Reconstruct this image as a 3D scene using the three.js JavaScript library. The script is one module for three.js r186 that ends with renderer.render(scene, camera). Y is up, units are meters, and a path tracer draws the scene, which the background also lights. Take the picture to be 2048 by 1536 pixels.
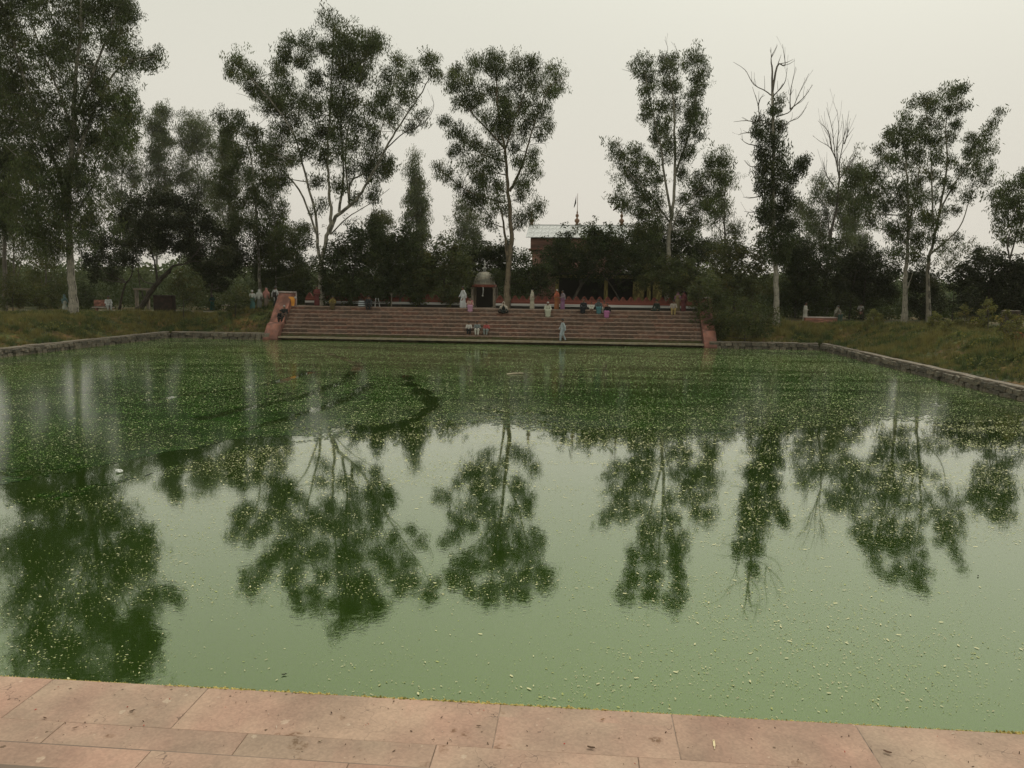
import * as THREE from 'three';
import { mergeGeometries } from 'three/addons/utils/BufferGeometryUtils.js';
import { RoundedBoxGeometry } from 'three/addons/geometries/RoundedBoxGeometry.js';

// ------------------------------------------------------------------ camera, sky, sun, exposure
const scene = new THREE.Scene();
const EYE = new THREE.Vector3(0, 4.25, 0);
const camera = new THREE.PerspectiveCamera(THREE.MathUtils.radToDeg(2 * Math.atan(768 / 1600)), 4 / 3, 0.1, 1500);
camera.position.copy(EYE);
camera.rotation.order = 'YXZ';
camera.rotation.set(THREE.MathUtils.degToRad(-6.8), THREE.MathUtils.degToRad(4.8), THREE.MathUtils.degToRad(0.75));
camera.updateMatrixWorld(true);
const renderer = new THREE.WebGLRenderer({ antialias: true });
renderer.toneMapping = THREE.LinearToneMapping;
renderer.toneMappingExposure = 1.0;
renderer.shadowMap.enabled = true;
const SUN = new THREE.Vector3(0.42, 0.95, -0.62).normalize();   // veiled sun, high over the far trees
{
  const W = 256, Hh = 128, d = new Float32Array(W * Hh * 4);
  for (let j = 0; j < Hh; j++) for (let i = 0; i < W; i++) {
    const el = ((j + 0.5) / Hh - 0.5) * Math.PI, az = ((i + 0.5) / W - 0.5) * 2 * Math.PI;
    const v = new THREE.Vector3(Math.cos(el) * Math.cos(az), Math.sin(el), Math.cos(el) * Math.sin(az));
    const s = Math.max(0, v.dot(SUN)), up = Math.max(0, v.y);
    const cl = 0.03 * Math.sin(v.x * 4 + 5 * v.y + 2 * Math.sin(v.z * 3)) * Math.sin(v.z * 3 + 7 * v.y) + 0.015 * Math.sin(v.x * 5 + 2 * v.y) + 0.015 * Math.sin(v.z * 7 + v.x * 4 + 1) + 0.012 * Math.sin(v.y * 16 + v.x * 3);
    const g = 0.67 + 0.08 * Math.min(1, up * 2.2) + 0.24 * Math.pow(s, 4) + cl;
    const w = Math.min(1, up * 2.6);
    d.set([g * (1.01 - 0.01 * w), g * (0.945 + 0.05 * w), g * (0.835 + 0.03 * w), 1], (j * W + i) * 4);
  }
  const sky = new THREE.DataTexture(d, W, Hh, THREE.RGBAFormat, THREE.FloatType);
  sky.mapping = THREE.EquirectangularReflectionMapping; sky.magFilter = THREE.LinearFilter; sky.needsUpdate = true;
  scene.background = sky; scene.environment = sky;
}
const sun = new THREE.DirectionalLight(new THREE.Color(1, 0.93, 0.8), 1.2);
sun.position.copy(SUN).multiplyScalar(160).add(new THREE.Vector3(0, 0, -40));
sun.target.position.set(0, 0, -40);
sun.castShadow = true; sun.shadow.radius = 24;
Object.assign(sun.shadow.camera, { left: -90, right: 90, top: 90, bottom: -90, near: 1, far: 400 });
sun.shadow.mapSize.set(4096, 4096);
scene.add(sun, sun.target);
scene.fog = new THREE.FogExp2(new THREE.Color(0.86, 0.86, 0.74), 0.0002);

// ------------------------------------------------------------------ helpers
let seedN = 12345;
function rng(seed) { let s = seed | 0; return () => { s = (s + 0x6d2b79f5) | 0; let t = Math.imul(s ^ (s >>> 15), 1 | s); t = (t + Math.imul(t ^ (t >>> 7), 61 | t)) ^ t; return ((t ^ (t >>> 14)) >>> 0) / 4294967296; }; }
const R = rng(77);
const V = (x, y, z) => new THREE.Vector3(x, y, z);
const lerp = THREE.MathUtils.lerp, clamp = THREE.MathUtils.clamp, sstep = THREE.MathUtils.smoothstep;
const C = (r, g, b) => new THREE.Color(r, g, b);
// points of the place read off the photograph (2048 x 1536) by direction
function dirOf(px, py) { return V((px - 1024) / 1600, -(py - 768) / 1600, -1).applyQuaternion(camera.quaternion); }
function atZ(px, py, z) { const d = dirOf(px, py); return EYE.clone().addScaledVector(d, z / d.z); }
function atY(px, py, y) { const d = dirOf(px, py); return EYE.clone().addScaledVector(d, (y - EYE.y) / d.y); }
const used = new Map();
function numbered(n) { const k = used.get(n) || 0; used.set(n, k + 1); return k ? n + '_' + String(k).padStart(3, '0') : n; }
function tag(o, label, category, group, kind) {
  if (label) o.userData.label = label;
  if (category) o.userData.category = category;
  if (group) o.userData.group = group;
  if (kind) o.userData.kind = kind;
  return o;
}
function shadows(m) { m.castShadow = m.receiveShadow = true; return m; }
function thing(name, pos, label, category, group) { const g = new THREE.Group(); g.name = numbered(name); g.position.copy(pos); scene.add(g); return tag(g, label, category, group); }
function part(name, geo, mat, parent) { const m = shadows(new THREE.Mesh(geo, mat)); m.name = name; parent.add(m); return m; }
function top(name, geo, mat) { const m = shadows(new THREE.Mesh(geo, mat)); m.name = numbered(name); scene.add(m); return m; }
const box = (w, h, d, x = 0, y = 0, z = 0, r = 0) => { const g = r ? new RoundedBoxGeometry(w, h, d, 1, r) : new THREE.BoxGeometry(w, h, d); return g.translate(x, y, z); };
function merge(list) { return mergeGeometries(list.map((g) => { const n = g.index ? g.toNonIndexed() : g; for (const k of Object.keys(n.attributes)) if (!['position', 'normal', 'uv'].includes(k)) n.deleteAttribute(k); return n; })); }
// tapered tube through points with a radius at each
function tube(pts, rad, sides = 6) {
  const pos = [], nor = [], uv = [], idx = [];
  let len = 0; const up = V(0.3, 0.1, 1).normalize(), t = V(), a = V(), b = V();
  for (let i = 0; i < pts.length; i++) {
    t.copy(pts[Math.min(i + 1, pts.length - 1)]).sub(pts[Math.max(i - 1, 0)]).normalize();
    a.crossVectors(t, up).normalize(); b.crossVectors(a, t);
    if (i) len += pts[i].distanceTo(pts[i - 1]);
    for (let k = 0; k <= sides; k++) {
      const th = k / sides * Math.PI * 2, c = Math.cos(th), s = Math.sin(th);
      const n = V(a.x * c + b.x * s, a.y * c + b.y * s, a.z * c + b.z * s);
      pos.push(pts[i].x + n.x * rad[i], pts[i].y + n.y * rad[i], pts[i].z + n.z * rad[i]); nor.push(n.x, n.y, n.z); uv.push(k / sides * Math.max(1, Math.round(rad[0] * 6)), len);
    }
  }
  const w = sides + 1;
  for (let i = 0; i < pts.length - 1; i++) for (let k = 0; k < sides; k++) { const p = i * w + k; idx.push(p, p + w, p + 1, p + 1, p + w, p + w + 1); }
  const g = new THREE.BufferGeometry();
  g.setAttribute('position', new THREE.Float32BufferAttribute(pos, 3)); g.setAttribute('normal', new THREE.Float32BufferAttribute(nor, 3)); g.setAttribute('uv', new THREE.Float32BufferAttribute(uv, 2)); g.setIndex(idx);
  return g;
}
function smoothPts(pts, per = 4) { if (pts.length < 2) return pts; return new THREE.CatmullRomCurve3(pts, false, 'centripetal').getPoints(per * (pts.length - 1)); }

// ------------------------------------------------------------------ noise and textures
function hash(x, y, s) { let h = Math.imul(x, 374761393) + Math.imul(y, 668265263) + Math.imul(s, 1274126177); h = Math.imul(h ^ (h >>> 13), 1274126177); return ((h ^ (h >>> 16)) >>> 0) / 4294967296; }
function vnoise(x, y, per, s) {
  const xi = Math.floor(x), yi = Math.floor(y), fx = x - xi, fy = y - yi, u = fx * fx * (3 - 2 * fx), v = fy * fy * (3 - 2 * fy);
  const m = (a) => per ? ((a % per) + per) % per : a;
  return lerp(lerp(hash(m(xi), m(yi), s), hash(m(xi + 1), m(yi), s), u), lerp(hash(m(xi), m(yi + 1), s), hash(m(xi + 1), m(yi + 1), s), u), v);
}
function fbm(x, y, per, s, oct = 4) { let a = 0, w = 0.5, t = 0; for (let o = 0; o < oct; o++) { a += w * vnoise(x, y, per, s + o * 17); t += w; x *= 2; y *= 2; per *= 2; w *= 0.5; } return a / t; }
function tex(n, f, srgb, repeat, m = n) {   // f(u, v) -> [r, g, b] 0..1 (srgb values when srgb)
  const d = new Uint8Array(n * m * 4);
  for (let j = 0; j < m; j++) for (let i = 0; i < n; i++) { const c = f(i / n, j / m); const o = (j * n + i) * 4; for (let k = 0; k < 3; k++) d[o + k] = clamp((c.length ? c[k] : c) * 255, 0, 255); d[o + 3] = 255; }
  const t = new THREE.DataTexture(d, n, m); t.magFilter = THREE.LinearFilter; t.minFilter = THREE.LinearMipmapLinearFilter; t.generateMipmaps = true;
  if (srgb) t.colorSpace = THREE.SRGBColorSpace;
  t.wrapS = t.wrapT = THREE.RepeatWrapping; if (repeat) t.repeat.set(repeat, repeat); t.needsUpdate = true;
  return t;
}
const grey = (v) => [v, v, v];
// mottled multiplier map around 1/1.25; multiply material colour
function mottle(n, freq, lo, hi, s, tint = [0, 0, 0], rep) {
  return tex(n, (u, v) => { const a = fbm(u * freq, v * freq, freq, s, 6), b = fbm(u * freq * 3, v * freq * 3, freq * 3, s + 90, 3), k = lerp(lo, hi, clamp((a - 0.5) * 2.2 + 0.5, 0, 1)); return [k + tint[0] * (b - 0.5), k + tint[1] * (b - 0.5), k + tint[2] * (b - 0.5)]; }, true, rep);
}
const T = {};
T.plaster = mottle(512, 6, 0.62, 1.0, 5, [0.12, 0.02, -0.05]);
T.stone = tex(512, (u, v) => { const a = fbm(u * 6, v * 6, 6, 31, 6), b = fbm(u * 40, v * 40, 40, 32, 2), l = fbm(u * 3, v * 3, 3, 37, 3); const k = 0.5 + 0.55 * a + 0.25 * (b - 0.5); return [k * (0.92 + 0.16 * l), k * 0.97, k * (1.02 - 0.14 * l)]; }, true);
T.stoneBump = tex(512, (u, v) => grey(0.65 * fbm(u * 10, v * 10, 10, 41, 5) + 0.35 * fbm(u * 60, v * 60, 60, 42, 2)));
T.bark = tex(512, (u, v) => { const a = fbm(u * 8, v * 3, 8, 51, 5), p = fbm(u * 4, v * 4, 4, 55, 4); const k = 0.62 + 0.35 * a - (p > 0.56 ? 0.28 * Math.min(1, (p - 0.56) * 12) : 0); return [k, k * 0.96, k * 0.9]; }, true);
T.barkDark = tex(256, (u, v) => { const a = fbm(u * 16, v * 4, 4, 61, 5); return grey(0.35 + 0.75 * a); }, true);
T.ground = tex(1024, (u, v) => { const a = fbm(u * 5, v * 5, 5, 71, 6), b = fbm(u * 50, v * 50, 50, 72, 3), e = fbm(u * 9, v * 9, 9, 73, 4); const k = 0.45 + 0.5 * a + 0.5 * (b - 0.5), m = clamp((e - 0.42) * 5, 0, 1); return [k * lerp(0.78, 1.12, m), k * lerp(0.92, 0.95, m), k * lerp(0.62, 0.72, m)]; }, true);
T.groundBump = tex(512, (u, v) => grey(fbm(u * 30, v * 30, 30, 75, 4)));
const rip = (u, v, n, s) => fbm(u * n, v * n, n, s, 3);
T.ripple = tex(1024, (u, v) => grey(0.55 * rip(u, v, 26, 81) + 0.45 * rip(u, v, 64, 82)));
T.metal = mottle(256, 8, 0.8, 1.0, 95);
// ------------------------------------------------------------------ materials
const std = (c, o = {}) => new THREE.MeshStandardMaterial({ color: c, roughness: 0.9, ...o });
const M = {
  pink: std(C(0.42, 0.19, 0.14), { map: T.plaster, roughness: 0.85, bumpMap: T.stoneBump, bumpScale: 0.006 }),
  pinkPale: std(C(0.6, 0.5, 0.45), { map: T.plaster }),
  white: std(C(0.66, 0.66, 0.62), { map: T.plaster }),
  red: std(C(0.27, 0.08, 0.055), { map: T.plaster }),
  hall: std(C(0.5, 0.28, 0.22), { map: T.plaster }),
  roof: std(C(0.64, 0.655, 0.65), { map: T.metal, roughness: 0.45 }),
  yellow: std(C(0.42, 0.35, 0.12), { map: T.plaster }),
  dome: std(C(0.5, 0.47, 0.38), { map: T.plaster }),
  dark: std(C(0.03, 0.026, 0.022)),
  gold: std(C(0.2, 0.11, 0.06), { roughness: 0.5 }),
  rubble: [0, 1, 2, 3].map((i) => std(C(0.17 + 0.05 * i, 0.16 + 0.045 * i, 0.125 + 0.033 * i), { map: T.stone, bumpMap: T.stoneBump, bumpScale: 0.03 })),
  cap: std(C(0.34, 0.31, 0.25), { map: T.stone, bumpMap: T.stoneBump, bumpScale: 0.01 }),
  bark: std(C(0.5, 0.505, 0.47), { map: T.bark, bumpMap: T.bark, bumpScale: 0.01 }),
  barkDark: std(C(0.12, 0.1, 0.075), { map: T.barkDark, bumpMap: T.barkDark, bumpScale: 0.02 }),
  barkMid: std(C(0.24, 0.21, 0.17), { map: T.barkDark }),
  path: std(C(0.42, 0.38, 0.31), { map: T.stone }),
  earth: std(C(0.3, 0.24, 0.17), { map: T.ground }),
};
const leafMat = (r, g, b) => new THREE.MeshPhysicalMaterial({ color: C(r, g, b), roughness: 0.9, transmission: 0.4, thickness: 0, side: THREE.DoubleSide, specularIntensity: 0.4 });
const L = { euc: leafMat(0.075, 0.10, 0.032), olive: leafMat(0.085, 0.1, 0.032), dark: leafMat(0.032, 0.042, 0.014), bush: leafMat(0.045, 0.063, 0.018), bright: leafMat(0.085, 0.105, 0.035), haze: leafMat(0.095, 0.12, 0.05), weed: leafMat(0.17, 0.175, 0.05), grass: leafMat(0.185, 0.18, 0.06) };  // distance haze over the far trees is put into a lighter leaf colour

// ------------------------------------------------------------------ terrain
const PX0 = -32.6, PX1 = 17.95, PZ0 = -61, PZ1 = -7.52;         // water's edges
const GX0 = -24.75, GX1 = 10.15, GZ = -64.3;                    // steps' notch in the far bank
const STEP0 = 0.3, RISE = 0.29, RUN = 0.33, NSTEP = 8, SZ0 = -61.55;
const stepY = (k) => STEP0 + RISE * k, stepZ = (k) => k ? SZ0 - RUN * (k - 1) : PZ0;
const TOPY = stepY(NSTEP);
const rectDist = (x, z, x0, x1, z0, z1) => { const dx = Math.max(x0 - x, 0, x - x1), dz = Math.max(z0 - z, 0, z - z1); return dx || dz ? Math.hypot(dx, dz) : -Math.min(x - x0, x1 - x, z - z0, z1 - z); };
const segDist = (x, z, P) => { let b = 1e9; for (let i = 0; i < P.length - 1; i++) { const ax = P[i].x, az = P[i].z, dx = P[i + 1].x - ax, dz = P[i + 1].z - az, t = clamp(((x - ax) * dx + (z - az) * dz) / (dx * dx + dz * dz), 0, 1), d = Math.hypot(x - ax - dx * t, z - az - dz * t); if (d < b) b = d; } return b; };
const RPATH = [[1780, 655], [1860, 657], [1950, 661], [2048, 668]].map(([x, y]) => atY(x, y, 1.78)).concat([V(33, 1.78, -47), V(40, 1.78, -42)]);
function groundY(x, z) {
  const d = rectDist(x, z, PX0, PX1, PZ0, PZ1);
  const inNotch = x > GX0 + 0.05 && x < GX1 - 0.05 && z > GZ - 0.05;
  if (z > PZ1 - 0.2 && x > PX0 - 3 && x < PX1 + 3) return -0.6;
  if (d < 0.4 || (inNotch && z < PZ1)) return -1.2;
  const far = sstep(-z, 62, 66) * sstep(x, GX0 - 8, GX0 + 1) * (1 - sstep(x, GX1 - 0.5, GX1 + 6));
  let t = lerp(lerp(1.72, 1.78, sstep(x, -10, 5)), TOPY - 0.03, far);
  const n = fbm(x * 0.35 + 40, z * 0.35 + 90, 4096, 11, 4) - 0.5, n2 = fbm(x * 0.06 + 9, z * 0.06 + 30, 4096, 15, 3) - 0.5;
  if (x > 10) t = lerp(1.78, t, sstep(segDist(x, z, RPATH), 0.8, 2.2));
  const s = sstep(d, 0.5, x > 0 ? 5.2 : 4.6);
  t += (1 - far) * (n2 * 0.5 * sstep(d, 4, 20) + n * 0.2 * sstep(d, 0.8, 2.5));
  if (d > 40) t += sstep(d, 40, 200) * n2 * 5;
  return lerp(0.5, t, lerp(s, 1, far));
}
function onGround(px, py) {
  const d = dirOf(px, py).normalize(); let t = 8;
  for (let i = 0; i < 4000; i++) { const x = d.x * t, y = EYE.y + d.y * t, z = d.z * t; if (y < groundY(x, z) && groundY(x, z) > 0.3) return V(x, groundY(x, z), z); t += 0.06; }
  return V(d.x * 65, groundY(d.x * 65, d.z * 65), d.z * 65);
}
{
  const axis = (lo, hi, f0, f1, step, extra) => { const a = new Set(extra); for (let v = f0; v <= f1; v += step) a.add(+v.toFixed(3)); for (let v = f0, s = 1; v > lo; v -= s, s *= 1.35) a.add(v); for (let v = f1, s = 1; v < hi; v += s, s *= 1.35) a.add(v); a.add(lo); a.add(hi); return [...a].filter((v) => v >= lo && v <= hi).sort((p, q) => p - q); };
  const xs = axis(-700, 700, -52, 40, 0.45, [PX0 - 0.39, PX0 - 0.46, PX1 + 0.39, PX1 + 0.46, GX0 + 0.04, GX0 + 0.06, GX1 - 0.06, GX1 - 0.04]), zs = axis(-900, 300, -84, -6, 0.45, [PZ0 - 0.39, PZ0 - 0.46, GZ - 0.04, GZ - 0.06]);
  const pos = [], uv = [], idx = [];
  for (const z of zs) for (const x of xs) { pos.push(x, groundY(x, z), z); uv.push(x / 6, -z / 6); }
  const w = xs.length;
  for (let j = 0; j < zs.length - 1; j++) for (let i = 0; i < w - 1; i++) { const a = j * w + i; idx.push(a, a + w, a + 1, a + 1, a + w, a + w + 1); }
  const g = new THREE.BufferGeometry(); g.setAttribute('position', new THREE.Float32BufferAttribute(pos, 3)); g.setAttribute('uv', new THREE.Float32BufferAttribute(uv, 2)); g.setIndex(idx); g.computeVertexNormals();
  const m = std(C(0.17, 0.142, 0.066), { map: T.ground, bumpMap: T.groundBump, bumpScale: 0.05, roughness: 1 });
  tag(top('ground', g, m), 'grassy earth bank round the pond rising to the trees', null, null, 'structure');
}
const PATHS = [];
function ribbon(name, pts, width, mat, label, lift = 0.03) {
  const c = smoothPts(pts, 12), pos = []; PATHS.push(c); const uv = [], idx = []; let len = 0;
  c.forEach((p, i) => {
    const t = c[Math.min(i + 1, c.length - 1)].clone().sub(c[Math.max(i - 1, 0)]).setY(0).normalize(), n = V(-t.z, 0, t.x);
    if (i) len += p.distanceTo(c[i - 1]);
    for (const s of [-0.5, 0, 0.5]) { const x = p.x + n.x * s * width, z = p.z + n.z * s * width; pos.push(x, groundY(x, z) + lift, z); uv.push(len / 2, s * width / 2); }
    if (i) for (const k of [0, 1]) { const a = (i - 1) * 3 + k; idx.push(a, a + 1, a + 3, a + 1, a + 4, a + 3); }
  });
  const g = new THREE.BufferGeometry(); g.setAttribute('position', new THREE.Float32BufferAttribute(pos, 3)); g.setAttribute('uv', new THREE.Float32BufferAttribute(uv, 2)); g.setIndex(idx); g.computeVertexNormals();
  mat.side = THREE.DoubleSide;
  tag(top(name, g, mat), label, null, null, 'structure');
}
ribbon('path', RPATH.map((p) => p.clone()), 0.7, M.path, 'pale cement path along the top of the right bank', 0.05);
ribbon('path', [onGround(40, 622), onGround(140, 623), onGround(250, 623), onGround(350, 623), V(-30, 0, -68), V(-25.5, 0, -69)], 1.2, M.path.clone(), 'pale path along the top of the left bank', 0.09);

// ------------------------------------------------------------------ water and what floats on it
const waterRect = (y, seg) => { const w = PX1 - PX0 + 0.5, h = PZ1 - PZ0 + 0.4; const g = new THREE.PlaneGeometry(w, h, seg, seg).rotateX(-Math.PI / 2).translate((PX0 + PX1) / 2, y, (PZ0 + PZ1) / 2); const u = g.attributes.uv; for (let i = 0; i < u.count; i++) u.setXY(i, u.getX(i) * w, u.getY(i) * h); return g; };
{
  const bump = T.ripple; bump.repeat.set(1 / 3.1, 1 / 3.1);
  const m = new THREE.MeshPhysicalMaterial({ color: C(0.019, 0.042, 0.005), roughness: 0.02, ior: 2.3, clearcoat: 0.8, clearcoatRoughness: 0.02, specularColor: C(0.66, 1.0, 0.24), bumpMap: bump, bumpScale: 0.0009 });
  tag(top('water', waterRect(0, 1), m), 'still green pond water mirroring the trees and the pale sky', null, null, 'structure');
}
// the edge of the dense weed mat: world points along the far side of the open channel
const matEdge = [[-60, 1040], [0, 1014], [120, 992], [240, 966], [360, 934], [480, 902], [620, 884], [750, 866], [850, 850], [960, 846], [1057, 852], [1160, 868], [1300, 885], [1450, 880], [1650, 852], [1850, 846], [2100, 836]].map(([x, y]) => atY(x, y, 0));
const snake = [[815, 752], [818, 768], [842, 780], [862, 796], [862, 815], [835, 836], [800, 850], [740, 860]].map(([x, y]) => atY(x, y, 0));
const chan = [[-60, 1000], [0, 985], [120, 963], [240, 944], [360, 915], [480, 886], [600, 876]].map(([x, y]) => atY(x, y, 0));
const edgeZ = (x) => { let a = matEdge[0], b = matEdge[1]; for (let i = 0; i < matEdge.length - 1; i++) if (x >= matEdge[i].x) { a = matEdge[i]; b = matEdge[i + 1]; } return lerp(a.z, b.z, clamp((x - a.x) / (b.x - a.x), 0, 1)); };
const arcs = [[[400, 838], [500, 815], [600, 795], [690, 762], [720, 730], [660, 708], [560, 704]], [[480, 862], [600, 830], [690, 800], [740, 770]], [[300, 800], [420, 785], [540, 768], [620, 745]]].map((L_) => L_.map(([x, y]) => atY(x, y, 0)));
function open(x, z) {                                            // 1 in the open channels that cut the weed
  const n = fbm(x * 0.9 + 50, z * 0.9 + 70, 4096, 21, 4) - 0.5;
  const w1 = lerp(0.85, 0.3, sstep(x, -12, -6)), d1 = segDist(x, z, chan) + n * 0.7;
  const d2 = segDist(x, z, snake) + n * 1.1;
  const d3 = Math.min(segDist(x, z, arcs[0]), segDist(x, z, arcs[1]), segDist(x, z, arcs[2])) + n * 0.5;
  return Math.max(0.75 * (1 - sstep(d3, 0.08, 0.42)), 1 - sstep(d1, w1 * 0.75, w1 * 1.05), 1 - sstep(d2, 0.12, 0.4));
}
function matDensity(x, z) {                                      // how much of the surface the weed covers
  const n = fbm(x * 0.5 + 10, z * 0.5 + 20, 4096, 22, 5) - 0.5, st = fbm(x * 0.16 + 30, z * 0.75 + 12 + x * 0.2, 4096, 25, 4) - 0.5;
  const e = (edgeZ(x) - z) + n * 5;                              // metres beyond the edge
  return (0.44 + 0.5 * sstep(e, 0.3, 5) + st * 0.6) * (1 - open(x, z)) * sstep(e, -0.5, 0.5) ;
}
{
  const w = PX1 - PX0 + 0.5, h = PZ1 - PZ0 + 0.4, N = 2048;
  const alpha = tex(N, (u, v) => { const x = PX0 - 0.25 + u * w, z = PZ1 + 0.2 - v * h; if (z > -13.8) return grey(0); const D = matDensity(x, z); if (D < 0.02) return grey(0); const k = fbm(u * 520, v * 520, 520, 23, 2); return grey(clamp(0.5 + (D * 0.95 - k) * 2.2, 0, 1)); });
  alpha.wrapS = alpha.wrapT = THREE.ClampToEdgeWrapping; alpha.repeat.set(1 / w, 1 / h);
  const col = tex(1024, (u, v) => { const a = fbm(u * 90, v * 90, 90, 24, 3), b = fbm(u * 6, v * 6, 6, 27, 4), y = hash(Math.floor(u * 512), Math.floor(v * 512), 5); const k = 0.3 + 0.75 * a * (0.6 + 0.8 * b); return y > 0.93 ? [k * 1.4, k * 1.4, k * 0.8] : [k * 0.78, k, k * 0.5]; }, true, 1);
  col.repeat.set(1 / 9, 1 / 9);
  const m = new THREE.MeshPhysicalMaterial({ color: C(0.034, 0.082, 0.008), map: col, alphaMap: alpha, alphaTest: 0.5, roughness: 0.12, specularIntensity: 0.5, ior: 1.5, bumpMap: T.ripple, bumpScale: 0.002 });
  tag(top('duckweed_mat', waterRect(0.005, 1), m), 'green mat of duckweed covering the far half of the pond', 'duckweed', null, 'stuff');
}
{
  const leaf = (n, r) => { const p = [0, 0.002, 0], ix = []; for (let i = 0; i < n; i++) { const a = i / n * 6.283, q = r * (0.75 + 0.4 * hash(i, n, 3)); p.push(Math.cos(a) * q, 0, Math.sin(a) * q * 0.72); ix.push(0, 1 + (i + 1) % n, 1 + i); } const g = new THREE.BufferGeometry(); g.setAttribute('position', new THREE.Float32BufferAttribute(p, 3)); g.setIndex(ix); g.computeVertexNormals(); return g; };
  const q = rng(5), pts = [];
  for (let i = 0; i < 900000; i++) {
    const x = lerp(PX0, PX1, q()), z = lerp(PZ0, PZ1, q());
    const e = edgeZ(x) - z, cl = fbm(x * 0.8, z * 0.8, 4096, 29, 4), st = fbm(x * 0.2 + 3, z * 0.9, 4096, 28, 3);
    let p = e > 0 ? lerp(0.85, 0.62, sstep(e, 3, 12)) * (0.55 + 0.9 * sstep(st, 0.32, 0.6)) : 0.25 + 0.6 * sstep(cl + 0.5 * (st - 0.5), 0.3, 0.62);
    if (e < 0) p *= 0.3 + 1.15 * sstep(fbm(x * 0.22 + 60 + z * 0.05, z * 0.95 + 9, 4096, 26, 4), 0.36, 0.62);
    if (z > -18) p *= lerp(1, 0.45 + 0.4 * sstep(cl, 0.35, 0.6), sstep(z, -18, -11));
    p *= 1 - 0.97 * open(x, z);
    if (q() < p) pts.push([x, z, q(), q(), q(), e]);
  }
  const im = new THREE.InstancedMesh(leaf(6, 1), new THREE.MeshStandardMaterial({ color: 0xffffff, roughness: 0.75 }), pts.length);
  const o = new THREE.Object3D();
  pts.forEach(([x, z, a, b, c, e], i) => {
    const big = b > 0.965;
    o.position.set(x, 0.006 + 0.004 * c, z); o.rotation.set((b - 0.5) * 0.25, a * 6.283, (c - 0.5) * 0.25);
    const s = (0.0045 + 0.0095 * b * b * b + (big ? 0.009 * a : 0)) * lerp(1, e > 0 ? 1.5 : 1.75, sstep(-z, 11, 24)); o.scale.set(s * (1 + c), 1, s); o.updateMatrix(); im.setMatrixAt(i, o.matrix);
    const k = 0.55 + 0.6 * a; im.setColorAt(i, c > (e > 0 ? 0.8 : 0.55) ? C(0.6 * k, 0.58 * k, 0.33 * k) : e > 0 ? C(lerp(0.2, 0.13, sstep(e, 3, 12)) * k, lerp(0.26, 0.235, sstep(e, 3, 12)) * k, lerp(0.06, 0.032, sstep(e, 3, 12)) * k) : C(0.34 * k, 0.38 * k, 0.13 * k));
  });
  im.name = 'duckweed'; shadows(im); scene.add(im); tag(im, 'pale and yellow flecks of duckweed strewn over the water', 'duckweed', null, 'stuff');
  console.log('duckweed', pts.length);
}
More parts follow.
